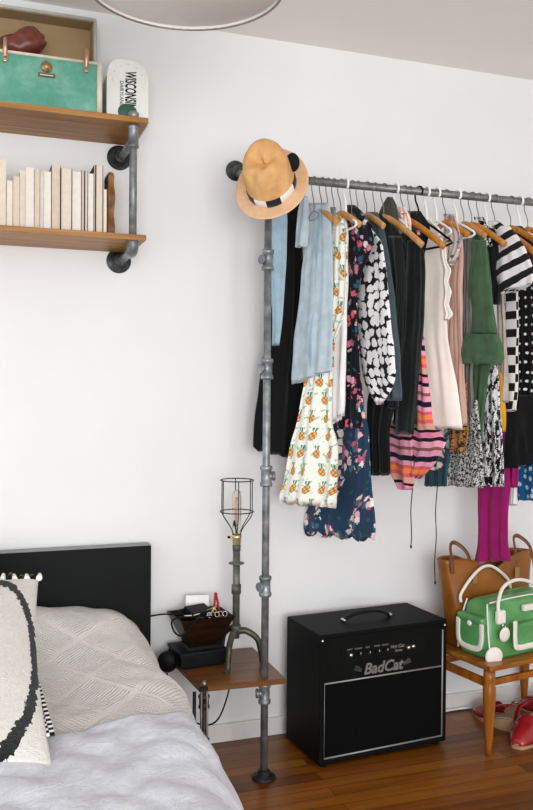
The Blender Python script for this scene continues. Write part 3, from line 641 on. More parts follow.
for a in HG: hanger(a[0], a[1], min(-68, a[2]-8), a[3], size=(.09 if a[0] < 370 else .1 if a[0] in (446, 464) else .14 if a[0] == 472 else .175) if a[1] in ('wood', 'orange') else {'black': .14, 'white': .075, 'wire': .03, 'felt': .1}[a[1]])

# ------------------------------------------------------------------ straw hat on the end of the rail
hp = atY(272, 186, RY-.045)
ax = (-fw*.84+UP*.50-RT*.26).normalized(); fr = (-UP-ax*(-UP).dot(ax)).normalized(); fr = (fr+RT*.12).normalized(); fr = (fr-ax*fr.dot(ax)).normalized(); sd = ax.cross(fr)
hat = thing('straw_fedora', 'tan straw fedora with black and white band hung on the rail end', 'hat', hp)
def hatpt(r, th, z):
    # th = 0 is the front of the hat
    return hp+fr*(r*1.16*math.cos(th))+sd*(r*1.0*math.sin(th))+ax*z*1.05
def hat_surface(prof, seg=64):
    bm = B(); rings = []
    for (r, z, kind) in prof:
        ring = []
        for k in range(seg):
            th = 2*PI*k/seg; rr = r; zz = z
            if kind == 'brim': zz += .016*(r-.08)/.045*(.9-1.5*math.cos(th))*.55+.006*math.cos(2*th)*(r-.08)/.045
            if kind == 'crown':
                f_ = max(0, (z-.03)/.09); pin = math.exp(-((abs(math.atan2(math.sin(th), math.cos(th)))-.62)/.3)**2)
                rr -= .017*pin*f_; zz += .012*f_*math.cos(th)*-1+.01*f_*abs(math.cos(th))
            ring.append(bm.verts.new(hatpt(rr, th, zz)))
        rings.append(ring)
    for a, b_ in zip(rings, rings[1:]):
        for k in range(seg):
            f_ = bm.faces.new((a[k], a[(k+1) % seg], b_[(k+1) % seg], b_[k])); f_.smooth = True
    return bm, rings
m_straw = M('tan_straw', rough=.7, uv=False); m_straw.col(m_straw.ramp(m_straw.noise(22, 4), [(.3, 'c8935a'), (.6, 'dcab70'), (.8, 'e6bb86')])); m_straw.bump(m_straw.noise(500, 2), .25, .001); m_straw = m_straw.m
m_straw2 = plain('pale_straw', 'e2b890', .7, var=.08, scale=60)
bm, rg = hat_surface([(.081, 0, 'crown'), (.081, .03, 'crown'), (.078, .06, 'crown'), (.074, .085, 'crown'), (.068, .103, 'crown'), (.058, .114, 'crown'), (.044, .115, 'crown'), (.028, .106, 'crown'), (.012, .1, 'crown'), (.001, .099, 'crown')])
obj('crown', bm, m_straw, hat)
bm, rg = hat_surface([(.081, .001, 'brim'), (.09, 0, 'brim'), (.102, 0, 'brim'), (.114, 0, 'brim'), (.122, .001, 'brim'), (.1225, -.001, 'brim'), (.114, -.003, 'brim'), (.1, -.003, 'brim'), (.081, -.003, 'brim')])
obj('brim', bm, m_straw2, hat)
bm = B(); uvl = bm.loops.layers.uv.new('UVMap'); seg = 96; rings = []
for r, z in ((.0815, .001), (.0832, .003), (.0832, .027), (.0815, .029)):
    rings.append([bm.verts.new(hatpt(r, 2*PI*k/seg, z)) for k in range(seg)])
for i in range(3):
    for k in range(seg):
        f_ = bm.faces.new((rings[i][k], rings[i][(k+1) % seg], rings[i+1][(k+1) % seg], rings[i+1][k])); f_.smooth = True
        ang_ = (k*360/seg+8) % 360; f_.material_index = 1 if (ang_ % 74) < 31 else 0
obj('hat_band', bm, [cloth('band_white', 'e9e4dc', .05), cloth('band_black', '1e1d1f', .1)], hat)
pr_ = atY(292.5, 162, RY-.12); bm = B(); lathe(bm, [(0, .012), (.012, .011), (.021, .004), (.023, -.004), (.017, -.014), (0, -.017)], pr_, 24, toward((-.35, -1, .1)))
for v in bm.verts: v.co.z = pr_.z+(v.co.z-pr_.z)*1.38
obj('felt_rosette', bm, plain('black_felt', '171818', .9, bump=.3), hat)

# ------------------------------------------------------------------ nightstand board on pipe
TZ = .34
ns = thing('pipe_nightstand', 'small brown wooden bedside board carried by the pole and a pipe leg', 'nightstand', (.82, -.18, 0))
bm = B()
cs = [(.69, -.352), (.985, -.365), (.985, -.012), (.665, -.012)]
a = [bm.verts.new((x, y, TZ-.018)) for x, y in cs]; b_ = [bm.verts.new((x, y, TZ)) for x, y in cs]
bm.faces.new(a); bm.faces.new(b_)
for k in range(4): bm.faces.new((a[k], a[(k+1) % 4], b_[(k+1) % 4], b_[k]))
bmesh.ops.bevel(bm, geom=bm.edges[:], offset=.002, segments=2, affect='EDGES')
obj('table_board', bm, m_table, ns)
lx, lyy = .70, -.372
bm = B(); cyl(bm, (lx, lyy, .012), (lx, lyy, TZ+.004), .0125); cyl(bm, (lx-.024, lyy+.03, .012), (lx-.024, lyy+.03, TZ-.018), .006, 12)
for z in (TZ-.04, .16): lathe(bm, [(.0125, -.02), (.0185, -.02), (.0185, -.013), (.016, -.011), (.016, .011), (.0185, .013), (.0185, .02), (.0125, .02)], (lx, lyy, z), 20)
flange(bm, (lx, lyy, 0), (0, 0, 1), .036); obj('leg', bm, m_dkpipe, ns)
bm = B(); lathe(bm, [(.006, -.02), (.006, .004), (.009, .006), (.009, .016), (.005, .022), (0, .024)], (lx, lyy, TZ+.004), 16); obj('bolt', bm, m_wire, ns)
bm = B(); tube(bm, [(lx+.006, lyy-.016, TZ-.004), (lx+.006, lyy-.016, .1)], .004, 8); tube(bm, [(lx-.012, lyy-.014, TZ-.004), (lx-.012, lyy-.014, .12)], .003, 8); obj('brace_rod', bm, pipe_mat('rusty_steel', ('5a4a3c', '8a7c70', 'a89c90')), ns)

# pipe lamp
LX, LY = .872, -.16
lamp = thing('cage_pipe_lamp', 'iron pipe table lamp with wire cage and filament bulb on the bedside board', 'table lamp', (LX, LY, TZ))
zs = atY(237, 540, LY).z; zt = atY(240, 480, LY).z; zb = atY(237, 632, LY).z
bm = B(); cyl(bm, (LX, LY, zb-.02), (LX, LY, zs-.018), .0125)
for z in (zb+.01, (zb+zs)/2-.01): lathe(bm, [(.0125, -.016), (.017, -.016), (.017, .016), (.0125, .016)], (LX, LY, z), 20)
zr = atY(237, 563, LY).z; lathe(bm, [(.01, -.004), (.027, -.002), (.028, .001), (.012, .004)], (LX, LY, zr), 28); lathe(bm, [(.0105, -.012), (.0145, -.012), (.0145, .008), (.0105, .01)], (LX, LY, zs-.025), 20)
obj('stem', bm, pipe_mat('grey_green_iron', ('3c3e3a', '5c5e58', '7c7e76'), .5, .4), lamp)
for dx, dy in ((-.055, -.085), (.088, -.03), (-.03, .085)):
    bm = B(); P = [(LX, LY, zb+.0), (LX+dx*.35, LY+dy*.35, zb+.006), (LX+dx*.78, LY+dy*.78, zb-.02), (LX+dx*.92, LY+dy*.92, TZ+.05), (LX+dx, LY+dy, TZ+.006), (LX+dx*1.12, LY+dy*1.12, TZ+.005)]
    sp_ = smooth_path(P, 6); tube(bm, sp_, [.0125-.004*i/len(sp_) for i in range(len(sp_))], 10); lathe(bm, [(0, .006), (.011, .004), (.012, 0), (0, 0)], (LX+dx*1.1, LY+dy*1.1, TZ), 14)
    obj('leg', bm, pipe_mat('bronzed_iron', ('2c2a24', '4c4a40', '6c6a5c')), lamp)
bm = B(); lathe(bm, [(0, -.018), (.012, -.018), (.016, -.01), (.0165, .006), (.018, .008), (.018, .014), (.014, .022), (0, .022)], (LX, LY, zs), 24); cyl(bm, (LX, LY, zs+.002), (LX-.03, LY-.006, zs+.012), .002, 8)
obj('socket', bm, plain('socket_brass', 'd6c59a', .3, .8), lamp)
bm = B(); lathe(bm, [(0, -.004), (.005, -.003), (.006, .003), (0, .006)], (LX-.03, LY-.006, zs+.012), 10); obj('switch_key', bm, m_black, lamp)
bm = B(); z0 = zs+.02; z1 = zt; hh = z1-z0; RC = .058
prof = [(.014, z0), (.018, z0+.012), (.028, z0+.03), (RC*.93, z0+.065), (RC, z0+.085), (RC, z1)]
for k in range(6):
    a = 2*PI*(k+.3)/6; tube(bm, smooth_path([(LX+r*math.cos(a), LY+r*math.sin(a), z) for r, z in prof], 3), .0018, 7)
for r, z in ((RC, z1), (RC, z0+hh*.42), (.014, z0)): tube(bm, [(LX+r*math.cos(2*PI*k/40), LY+r*math.sin(2*PI*k/40), z) for k in range(40)], .002, 7, True)
obj('wire_cage', bm, m_dkpipe, lamp)
bm = B(); lathe(bm, [(.012, z0-.002), (.013, z0+.012), (.015, z0+.03), (.0165, z0+.08), (.016, z0+.135), (.012, z0+.15), (0, z0+.156)], (LX, LY, 0), 24)
gm = M('clear_bulb_glass', 'f6efe4', .03, trans=1, uv=False); gm.b.inputs['IOR'].default_value = 1.15; bulb = obj('bulb', bm, gm.m, lamp)
bm = B(); 
for k in range(6):
    a = 2*PI*k/6; tube(bm, [(LX+.003*math.cos(a), LY+.003*math.sin(a), z0+.03), (LX+.006*math.cos(a+.5), LY+.006*math.sin(a+.5), z0+.08), (LX+.004*math.cos(a+1), LY+.004*math.sin(a+1), z0+.13)], .0007, 5)
q = obj('filament', bm, plain('filament_amber', 'd8955a', .4, .3), bulb); q.matrix_parent_inverse = Matrix.Identity(4)
bm = B(); tube(bm, smooth_path([(.93, -.02, .335), (.9, -.05, .3), (.86, -.1, .2), (.80, -.16, .14), (.74, -.12, .13), (.70, -.06, .18), (.66, -.04, .25), (.655, -.03, .335)], 6), .003, 8)
tag(obj('lamp_cord', bm, m_black), 'dark cord looping below the bedside board', 'cord')

# black square box, tapered wooden bowl, things in it
bx, by_ = .748, -.105
bb = thing('black_box', 'low black box under the tapered wooden bowl', 'box', (bx, by_, TZ))
Rz = Matrix.Rotation(math.radians(6), 3, 'Z')
bm = B(); box(bm, (bx, by_, TZ+.024), (.17, .14, .042), Rz, bev=.006); obj('box_body', bm, m_black, bb)
bm = B(); box(bm, (bx, by_, TZ+.05), (.175, .145, .012), Rz, bev=.003); obj('box_lid', bm, plain('dark_navy_black', '15181f', .4), bb)
bm = B(); lathe(bm, [(0, -.018), (.03, -.018), (.036, -.01), (.036, .01), (.03, .018), (0, .018)], (.645, -.09, TZ+.006), 28, toward((-.3, -1, .1)))
tag(obj('round_black_speaker', bm, m_black), 'round black gadget hanging at the left edge of the bedside board', 'gadget')
TB = TZ+.0565
bowl = thing('tapered_wooden_bowl', 'dark square wooden bowl, wider at the top, full of cables', 'bowl', (bx+.01, by_, TB))
def frust(bm, c, b0, b1, z0, z1, wl=.008):
    L = []
    for h, z in ((b0, z0), (b1, z1), (b1-wl, z1), (b0-wl, z0+wl)): L.append([bm.verts.new(Vector((c[0], c[1], 0))+Rz@Vector((sx*h, sy*h*.8, 0))+Vector((0, 0, z))) for sx, sy in ((-1, -1), (1, -1), (1, 1), (-1, 1))])
    for a, b_ in zip(L, L[1:]):
        for k in range(4): bm.faces.new((a[k], a[(k+1) % 4], b_[(k+1) % 4], b_[k]))
    bm.faces.new(L[0]); bm.faces.new(L[-1])
bm = B(); frust(bm, (bx+.01, by_), .048, .1, TB+.004, TB+.112); bmesh.ops.bevel(bm, geom=bm.edges[:], offset=.0015, segments=2, affect='EDGES'); obj('bowl_body', bm, wood('dark_walnut', '100803', '21120a', '382010', 0, .35), bowl)
bm = B(); frust(bm, (bx+.01, by_), .062, .056, TB, TB+.01, .02); obj('foot', bm, m_black, bowl)
cz = TB+.112; c0 = Vector((bx+.01, by_, cz))
rnd = random.Random(3)
for j in range(4):
    bm = B(); P = [c0+Vector((rnd.uniform(-.07, .06), rnd.uniform(-.055, .05), rnd.uniform(-.004, .02))) for _ in range(9)]
    if j == 0: P = [Vector((.585, -.02, cz-.02)), Vector((.63, -.06, cz-.004)), c0+Vector((-.085, -.03, .012))]+P[:5]
    if j == 1: P = P[:4]+[c0+Vector((-.1, -.05, .005)), c0+Vector((-.112, -.06, -.03)), c0+Vector((-.09, -.09, -.045)), c0+Vector((-.05, -.092, -.008)), c0+Vector((-.02, -.06, .008))]
    tube(bm, smooth_path(P, 6), .003 if j != 3 else .0022, 8)
    tag(obj('charging_cable', bm, m_black if j < 3 else m_cream), ['black cable running from the bowl to the headboard', 'black cable looping over the left rim of the wooden bowl', 'black cable coiled on top of the wooden bowl', 'pale cable coiled at the right side of the wooden bowl'][j], 'cable', 'cables in the wooden bowl')
bm = B(); box(bm, c0+Vector((-.012, -.01, .012)), (.085, .06, .022), Matrix.Rotation(.3, 3, 'Z') @ Matrix.Rotation(.25, 3, 'X'), bev=.004); tag(obj('black_pouch', bm, m_black), 'small black case lying on the cables in the bowl', 'case')
bm = B(); box(bm, c0+Vector((.0, .045, .022)), (.085, .0015, .062), Matrix.Rotation(-.15, 3, 'X') @ Matrix.Rotation(.05, 3, 'Y')); tag(obj('white_card', bm, m_wplastic), 'blank white card standing at the back of the wooden bowl', 'card')
bm = B(); p = c0+Vector((.052, .02, .0)); tube(bm, smooth_path([p+Vector((0, 0, -.02)), p+Vector((.004, 0, .02)), p+Vector((.008, 0, .05)), p+Vector((.016, 0, .035)), p+Vector((.02, 0, .0))], 5), .0045, 8); lathe(bm, [(0, .012), (.006, .008), (.007, -.006), (0, -.008)], p+Vector((.009, 0, .055)), 12)
tag(obj('red_clip', bm, plain('red_plastic', 'b8202c', .35)), 'red looped clip sticking up from the wooden bowl', 'clip')
for j in range(5):
    q = c0+Vector((.02+.014*j, -.045+.006*(j % 2), .004)); bm = B(); tube(bm, [q+Vector((.008*math.cos(a*PI/8), .004*math.sin(a*PI/8), .008*math.sin(a*PI/8))) for a in range(16)], .002, 6, True)
    tag(obj('metal_ring', bm, m_brass if j % 2 else m_chrome), ['small chrome ring at the left of the row of rings in the bowl', 'small brass ring second from the left in the bowl', 'small chrome ring in the middle of the row in the bowl', 'small brass ring second from the right in the bowl', 'small chrome ring at the right end of the row in the bowl'][j], 'ring', 'rings in the wooden bowl')

# ------------------------------------------------------------------ bed
def headboard():
    bed = thing('bed', 'bed with black-brown headboard and white patterned coverlet', 'bed', (-.25, -1, 0))
    bm = B(); box(bm, (-.32, -.038, .375), (1.82, .05, .75), bev=.002); obj('headboard', bm, m_blackwood, bed)
    bm = B(); box(bm, (-.32, -.038, .752), (1.816, .048, .003)); obj('headboard_top_edge', bm, plain('grey_edge', '7f817f', .4), bed)
    bm = B(); box(bm, (-.32, -1.05, .16), (1.66, 1.95, .2), bev=.02); obj('bed_base', bm, m_blackwood, bed)
    bm = B(); box(bm, (-.32, -1.05, .34), (1.64, 1.95, .16), bev=.04); obj('mattress', bm, m_wplastic, bed)
    return bed
bed = headboard()
def bed_top(x, y):
    """height of the coverlet; hump of the sleeping pillows beside the headboard"""
    z = .495+.012*noise.noise(Vector((x*5, y*5, 0)))+.05*(y+1.3)/1.3*.35
    hx = max(0, 1-((x-.0)/.50)**4) if abs(x) < .5 else 0; hy = math.exp(-((y+.2)/.24)**2)
    z += .06*hx*hy
    return z
def sheet(name, x0, x1, ys, mat, lift=0, drop=.1, edgex=.508, wr=.0, parent=None, seed=0, edge=None, thick=None, nx=110):
    bm = B(); uvl = bm.loops.layers.uv.new('UVMap'); rings = []
    R = .13
    for j, y in enumerate(ys):
        ring = []
        for i in range(nx+1):
            s = x0+(x1-x0)*i/nx                           # arc-length coordinate across the bed
            ex = edgex+.05*max(0, min(1, (y+1.0)/.3))+.012*math.sin(y*7+seed)+.006*math.sin(y*17)
            yy = y+(edge(s) if edge and j == 0 else 0) if edge else y
            if edge: yy = y+edge(s)*(1-j/(len(ys)-1))
            a = s-(ex-R)
            if a <= 0: x, z0 = s, 0
            elif a < R*PI/2: t = a/R; x = ex-R+R*math.sin(t); z0 = -(R-R*math.cos(t))
            else: x = ex+.03*(a-R*PI/2); z0 = -R-(a-R*PI/2)
            z = bed_top(min(x, ex-.05), yy)+z0
            nv = noise.noise(Vector((s*7+seed, yy*7, 1)))*.5+noise.noise(Vector((s*16+seed, yy*13, 3)))*.3+abs(noise.noise(Vector((s*5+yy*6+seed, yy*3-s*4, 5))))*.8
            side = 1 if a > R else 0
            z += wr*nv*(1-side*.7); x += side*wr*1.2*math.sin(yy*22+seed)*min(1, (a-R)/.1)
            z = max(z, .03)
            if lift: 
                t = max(0, min(1, a/(R*1.2))); x += lift*math.sin(t*PI/2); z += lift*math.cos(t*PI/2)
            ring.append((bm.verts.new((x, yy, z)), s, y))
        rings.append(ring)
    for a, b_ in zip(rings, rings[1:]):
        for i in range(nx):
            q = (a[i], a[i+1], b_[i+1], b_[i]); f_ = bm.faces.new([v[0] for v in q]); f_.smooth = True
            for lp, v in zip(f_.loops, q): lp[uvl].uv = (v[1], v[2])
    o = obj(name, bm, mat, parent)
    md = o.modifiers.new('thickness', 'SOLIDIFY'); md.thickness = .012; md.offset = 1 if True else -1
    return o
def quilt_mat():
    a = M('stitched_coverlet', rough=.9, sheen=.1)
    # diamonds of stitched ribs
    p = (a.u+a.v*.75)/.20; q = (a.u-a.v*.75)/.20
    fp = (p.frac()-.5).abs(); fq = (q.frac()-.5).abs()
    band = (fp.gt(.455)).max(fq.gt(.455))
    par = ((p.floor()+q.floor())*.5).frac().gt(.25)
    r1 = (p*110).sin()*.5+.5; r2 = (q*110).sin()*.5+.5
    rib = r1*par+r2*(N(a.nt, a.nt.nodes.new('ShaderNodeValue').outputs[0])*0+1-par)
    brk = a.noise(60, 3)
    h = rib*(brk.gt(.42)*.6+.4)*(N(a.nt, a.nt.nodes.new('ShaderNodeValue').outputs[0])*0+1-band)
    a.col(a.mix(h*.75, 'dfdbd6', 'f3f2f0')); a.bump(h+brk*.3, .7, .006); return a.m
def fine_mat():
    a = M('white_duvet_cotton', 'eceef3', .9, sheen=.1); n = a.noise(38, 5, rough=.65); a.col(a.ramp(n, [(.3, 'cfd2da'), (.6, 'dcdfe7')])); a.bump(a.noise(14, 6, rough=.75, dist=1.2)*2.5+n+a.noise(260, 3)*.3, .8, .006); return a.m
ysq = [-.066-.012*j for j in range(0, 118)]
cv_ = sheet('coverlet', -.42, .95, ysq, quilt_mat(), 0, wr=.014, seed=1); tag(cv_, 'greyish white coverlet stitched in diamond ribs, spread over the bed', 'coverlet')
ysd = [-.93-.012*j for j in range(0, 64)]
dv = sheet('duvet', -.42, .90, ysd, fine_mat(), .02, wr=.03, seed=9, edge=lambda s: -.45*max(0, .5-s)+.03*math.sin(s*11)); tag(dv, 'crumpled bright white duvet across the near part of the bed', 'duvet')

# pillows
def pillow(name, label, cen, ux, uy, w_, h_, th, mats, parts):
    n = ux.cross(uy).normalized(); root = thing(name, label, 'pillow', cen)
    bm = B(); uvl = bm.loops.layers.uv.new('UVMap'); G = 70; grid = {}
    for side in (1, -1):
        for i in range(G+1):
            for j in range(G+1):
                a, b_ = -1+2*i/G, -1+2*j/G
                edge = i in (0, G) or j in (0, G)
                if side == -1 and edge: grid[(side, i, j)] = grid[(1, i, j)]; continue
                k = (1-abs(a)**2.6)*(1-abs(b_)**2.6); pinch = 1-.05*(a*a*(1-b_*b_*.0))*0
                sx = a*w_/2*(1-.07*(1-b_*b_)*abs(a)**3+.0); sy = b_*h_/2*(1-.07*(1-a*a)*abs(b_)**3)
                p = cen+ux*sx+uy*sy+n*side*(th/2*max(0, k)**.5)
                p += n*side*.006*max(0, k)**.5*noise.noise(Vector((a*5, b_*5, side)))+n*side*.003*noise.noise(Vector((a*28, b_*28, side)))*min(1, k*4)
                grid[(side, i, j)] = bm.verts.new(p)
    for side in (1, -1):
        for i in range(G):
            for j in range(G):
                ks = ((i, j), (i+1, j), (i+1, j+1), (i, j+1)); f_ = bm.faces.new([grid[(side,)+k] for k in ks]); f_.smooth = True
                for lp, k in zip(f_.loops, ks): lp[uvl].uv = (-1+2*k[0]/G, -1+2*k[1]/G)
    o = obj('pillow_body', bm, mats, root)
    return root, n
def tuft_mat():
    a = M('white_tufted_wool', rough=.95, sheen=.2)
    wob = (a.noise(9, 4)-.5)*.12+(a.noise(34, 2)-.5)*.10
    r = ((a.u-.37)*(a.u-.37)*2.78+(a.v+.04)*(a.v+.04)*1.0).sqrt()+wob; k = (r-1.0).abs().lt(.065)
    n = a.noise(30, 5, rough=.7)
    a.col(a.mix(k, a.ramp(n, [(.3, 'ece8e0'), (.6, 'f8f5ef')]), '16191c')); a.bump(n+a.noise(90, 3)*.6, .8, .012); return a.m
top = Vector((.168, -.50, .775)); # upper right corner
tr = atY(36, 579, -.50); br = atZ(49, 765, .53)
uy = (tr-br); h_ = uy.length; uy.normalize(); ux = Vector((1, -.06, 0)); ux = (ux-uy*ux.dot(uy)).normalized(); w_ = .54
cen = (tr+br)/2-ux*(w_/2-.008)
pl_, pn_n = pillow('tufted_pillow', 'shaggy white pillow with a big black loop stripe, at the left edge', cen, ux, uy, w_, h_*1.02, .12, tuft_mat(), None)
bm = B(); bm2 = B()
for k in range(34):
    a = -1+2*k/33; e = cen+ux*(w_/2*a)+uy*(h_*.49)+pn_n*.01; d = (uy+ux*random.uniform(-.25, .25)+pn_n*random.uniform(-.3, .3)).normalized()
    tube(bm if k % 2 else bm2, [e-uy*.006, e+d*.024], [.009, .005], 7)
obj('white_fringe', bm, cloth('white_wool', 'f0ede6', .05), pl_); obj('black_fringe', bm2, f['black'], pl_)
# pillow behind, only its braided corner shows
e0 = atZ(36, 684, .59); e1 = atZ(51, 736, .552); uy2 = (e0-e1).normalized(); h2 = (e0-e1).length; ux2 = (ux-uy2*ux.dot(uy2)).normalized(); c2 = (e0+e1)/2-ux2*.125
pl2, n2 = pillow('white_braided_pillow', 'white pillow behind the shaggy one, only its braided black and white edge visible', c2, ux2, uy2, .25, h2, .03, cloth('ivory_cotton', 'e4dfd4', .05), None)
bm = B(); bm2 = B()
for k in range(26):
    e = e1.lerp(e0, k/25)-ux2*.003
    for q_ in (-.0055, .0055): tube(bm if (k+(q_ > 0)) % 2 else bm2, [e+ux2*q_-ux2*.005+n2*.004, e+ux2*q_+ux2*.005+n2*.004], h2/54, 7)
obj('black_braid', bm, f['black'], pl2); obj('white_braid', bm2, f['white'], pl2)

# ------------------------------------------------------------------ guitar amplifier
A0 = Vector((1.118, -.335, 0)); A1 = Vector((1.642, -.29, 0)); aw = (A1-A0).length; xa = (A1-A0).normalized(); ya = Vector((-xa.y, xa.x, 0)); AH = .462; AD = .262
RA = Matrix((xa, ya, Vector((0, 0, 1)))).transposed()
def AP(x, y, z): return A0+xa*x+ya*y+Vector((0, 0, z))
amp = thing('guitar_amplifier', 'black combo guitar amplifier with silver piping standing on the floor', 'amplifier', A0+xa*aw/2+ya*AD/2)
m_tolex = M('black_tolex', '060808', .6, uv=False); m_tolex.bump(m_tolex.noise(260, 3), .5, .001); m_tolex.col(m_tolex.ramp(m_tolex.noise(300, 2), [(.3, '040505'), (.7, '0a0d0c')])); m_tolex = m_tolex.m
m_grille = M('grille_cloth', '050606', .9, uv=False); m_grille.bump(m_grille.noise(520, 2), .6, .001); m_grille = m_grille.m
m_silver = plain('silver_piping', '9c9e9c', .4, .3)
def abox(bm, x0, x1, y0, y1, z0, z1, bev=0, mi=0): box(bm, AP((x0+x1)/2, (y0+y1)/2, (z0+z1)/2), (x1-x0, y1-y0, z1-z0), RA, mi, bev)
T = .016; F = .014
bm = B()
abox(bm, 0, T, 0, AD, F, AH, .004); abox(bm, aw-T, aw, 0, AD, F, AH, .004); abox(bm, T*.5, aw-T*.5, 0, AD, AH-T, AH, .004); abox(bm, T*.5, aw-T*.5, 0, AD, F, F+T, .004); abox(bm, T*.5, aw-T*.5, AD-.01, AD-.002, F+T*.5, AH-T*.5)
obj('cabinet', bm, m_tolex, amp)
zl = .293
bm = B(); abox(bm, T, aw-T, .006, .016, F+T, zl); obj('speaker_grille', bm, m_grille, amp)
bm = B(); abox(bm, T, aw-T, .004, .018, zl, AH-T, .002); obj('upper_baffle', bm, m_tolex, amp)
bm = B(); x0, x1, z0, z1 = .095, aw-.105, .353, .412
P = [(x0-.012, z0+.012), (x0+.004, z0), (x1-.004, z0), (x1+.012, z0+.014), (x1+.012, z1-.006), (x1, z1), (x0+.01, z1), (x0-.01, z1-.006)]
a = [bm.verts.new(AP(x, .0035, z)) for x, z in P]; b_ = [bm.verts.new(AP(x, .016, z)) for x, z in P]; bm.faces.new(a)
for k in range(len(P)): bm.faces.new((a[k], a[(k+1) % len(P)], b_[(k+1) % len(P)], b_[k]))
obj('control_panel', bm, plain('gloss_black_panel', '060808', .35), amp)
bm = B(); e_ = .003
for (a, b_) in (((T+.003, F+T+.006), (aw-T-.003, F+T+.006)), ((T+.003, zl), (aw-T-.003, zl)), ((aw-T-.003, F+T+.006), (aw-T-.003, AH-T-.02))):
    tube(bm, [AP(a[0], .001, a[1]), AP(b_[0], .001, b_[1])], e_, 8)
tube(bm, [AP(T+.003, .001, F+T+.006), AP(T+.003, .001, zl)], .0008, 8)
obj('piping', bm, m_silver, amp)
kx = [.118, .152, .19, .228, .262, .355, .375]
for i, x in enumerate(kx):
    bm = B(); r = .0065 if i not in (0, 5, 6) else .0075; lathe(bm, [(0, .014), (r*.8, .014), (r, .010), (r*1.15, .0)], AP(x, .003, .382-.002*(i % 2)), 18, toward(-ya))
    k_ = obj('control_knob', bm, m_black if i in (1, 2, 3, 4) else m_chrome, amp)
    if i in (0, 5, 6): k_['label'] = 'shiny chrome knob'
    if i in (1, 2, 3, 4):
        bm = B(); box(bm, AP(x+.002, -.0115, .386), (.0015, .001, .007), RA); q = obj('pointer', bm, m_white, k_); q.matrix_parent_inverse = Matrix.Identity(4)
for x, tx in ((.118, 'INPUT'), (.152, 'VOLUME'), (.19, 'BASS'), (.228, 'TREBLE'), (.262, 'MASTER')):
    obj('panel_lettering', text_bm(tx, .0075, AP(x, .003, .399), xa, (0, 0, 1), .0003), m_silver, amp)
obj('panel_lettering', text_bm('Hot Cat', .017, AP(.312, .003, .388), xa, (0, 0, 1), .0003, .3), m_silver, amp)
obj('panel_lettering', text_bm('Series', .013, AP(.318, .003, .373), xa, (0, 0, 1), .0003, .3), m_silver, amp)
lg = obj('brand_lettering', text_bm('BadCat', .054, AP(.253, .0015, .322), xa, (0, 0, 1), .0016, .25, .0012), plain('dull_silver', '8c8a86', .4, .5), amp)
for s in (-1, 1):   # little wings beside the word
    bm = B(); c = AP(.253+s*.1, .002, .324)
    for k in range(4): tube(bm, smooth_path([c+xa*(-s*.012)+Vector((0, 0, -.006+.003*k)), c+xa*(s*.004)+Vector((0, 0, -.002+.005*k)), c+xa*(s*(.018-.002*k))+Vector((0, 0, .002+.004*k))], 4), .0014, 6)
    obj('emblem_wing', bm, plain('dim_silver', '5c5a58', .4, .5), amp)
bm = B(); hy = AD*.42
tube(bm, smooth_path([AP(.155, hy, AH+.004), AP(.165, hy, AH+.016), AP(.2, hy, AH+.028), AP(.25, hy, AH+.031), AP(.3, hy, AH+.028), AP(.335, hy, AH+.016), AP(.345, hy, AH+.004)], 5), 0, 10, flat=(.012, .006, ya)); hd = obj('carry_handle', bm, plain('handle_rubber', '0b0d0d', .5), amp)
for x in (.152, .348):
    bm = B(); box(bm, AP(x, hy, AH+.007), (.012, .026, .015), RA, bev=.004)
    q = obj('handle_cap', bm, m_chrome, hd); q.matrix_parent_inverse = Matrix.Identity(4)
for x, y in ((.03, .03), (aw-.03, .03), (.03, AD-.03), (aw-.03, AD-.03)):
    bm = B(); lathe(bm, [(0, 0), (.014, 0), (.017, .016), (0, .016)], AP(x, y, 0), 18); obj('rubber_foot', bm, m_black, amp)
for x in (0.006, aw-.006):
    bm = B(); lathe(bm, [(0, .003), (.004, .002), (.005, 0)], AP(x+(.004 if x < .1 else -.004), -.0005, AH-.02), 12, toward(-ya)); obj('screw', bm, m_chrome, amp)
bm = B(); tube(bm, smooth_path([AP(aw-.06, AD, .06), (1.6, -.035, .012), (1.72, -.03, .006), (1.86, -.026, .009), (2.0, -.03, .005), (2.4, -.04, .005)], 6), .005, 8)
tag(obj('power_cable', bm, m_wplastic), 'white cable lying along the baseboard right of the amplifier', 'cable')

# ------------------------------------------------------------------ wooden bench
BY = math.radians(10); xb = Vector((math.cos(BY), math.sin(BY), 0)); yb = Vector((-math.sin(BY)*.55, 1, 0)).normalized(); B0 = atZ(490.5, 668, .33)
RB = Matrix((xb, Vector((-xb.y, xb.x, 0)), Vector((0, 0, 1)))).transposed(); yb = Vector((-xb.y, xb.x, 0))
def BP(x, y, z): return B0+xb*x+yb*y+Vector((0, 0, z-.33))
BW, BD = .52, .335
bench = thing('wooden_bench', 'low orange-brown wooden bench with turned legs carrying the two bags', 'bench', BP(BW/2, BD/2, 0))
bm = B(); box(bm, BP(BW/2, BD/2, .322), (BW, BD, .018), RB, bev=.005); obj('seat', bm, wood('bench_seat_wood', '6c3a0e', '98591a', 'b4742e', 0, .25), bench)
for x, y in ((.03, .035), (BW-.03, .035), (.03, BD-.03), (BW-.03, BD-.03)):
    c = BP(x, y, 0); bm = B(); lathe(bm, [(0, 0), (.009, 0), (.013, .05), (.019, .13), (.023, .21), (.023, .245), (.018, .26), (.021, .275), (.021, .312), (0, .312)], c, 24); obj('leg', bm, m_bench, bench)
bm = B(); box(bm, BP(BW/2, .035, .295), (BW-.08, .016, .034), RB, bev=.002); obj('front_apron', bm, m_bench, bench) if False else bm.free()
bm = B(); box(bm, BP(BW/2, .035, .262), (BW-.06, .016, .024), RB, bev=.003); obj('front_rail', bm, m_bench, bench)
bm = B(); box(bm, BP(BW/2, BD-.03, .262), (BW-.06, .016, .024), RB, bev=.003); obj('back_rail', bm, m_bench, bench)
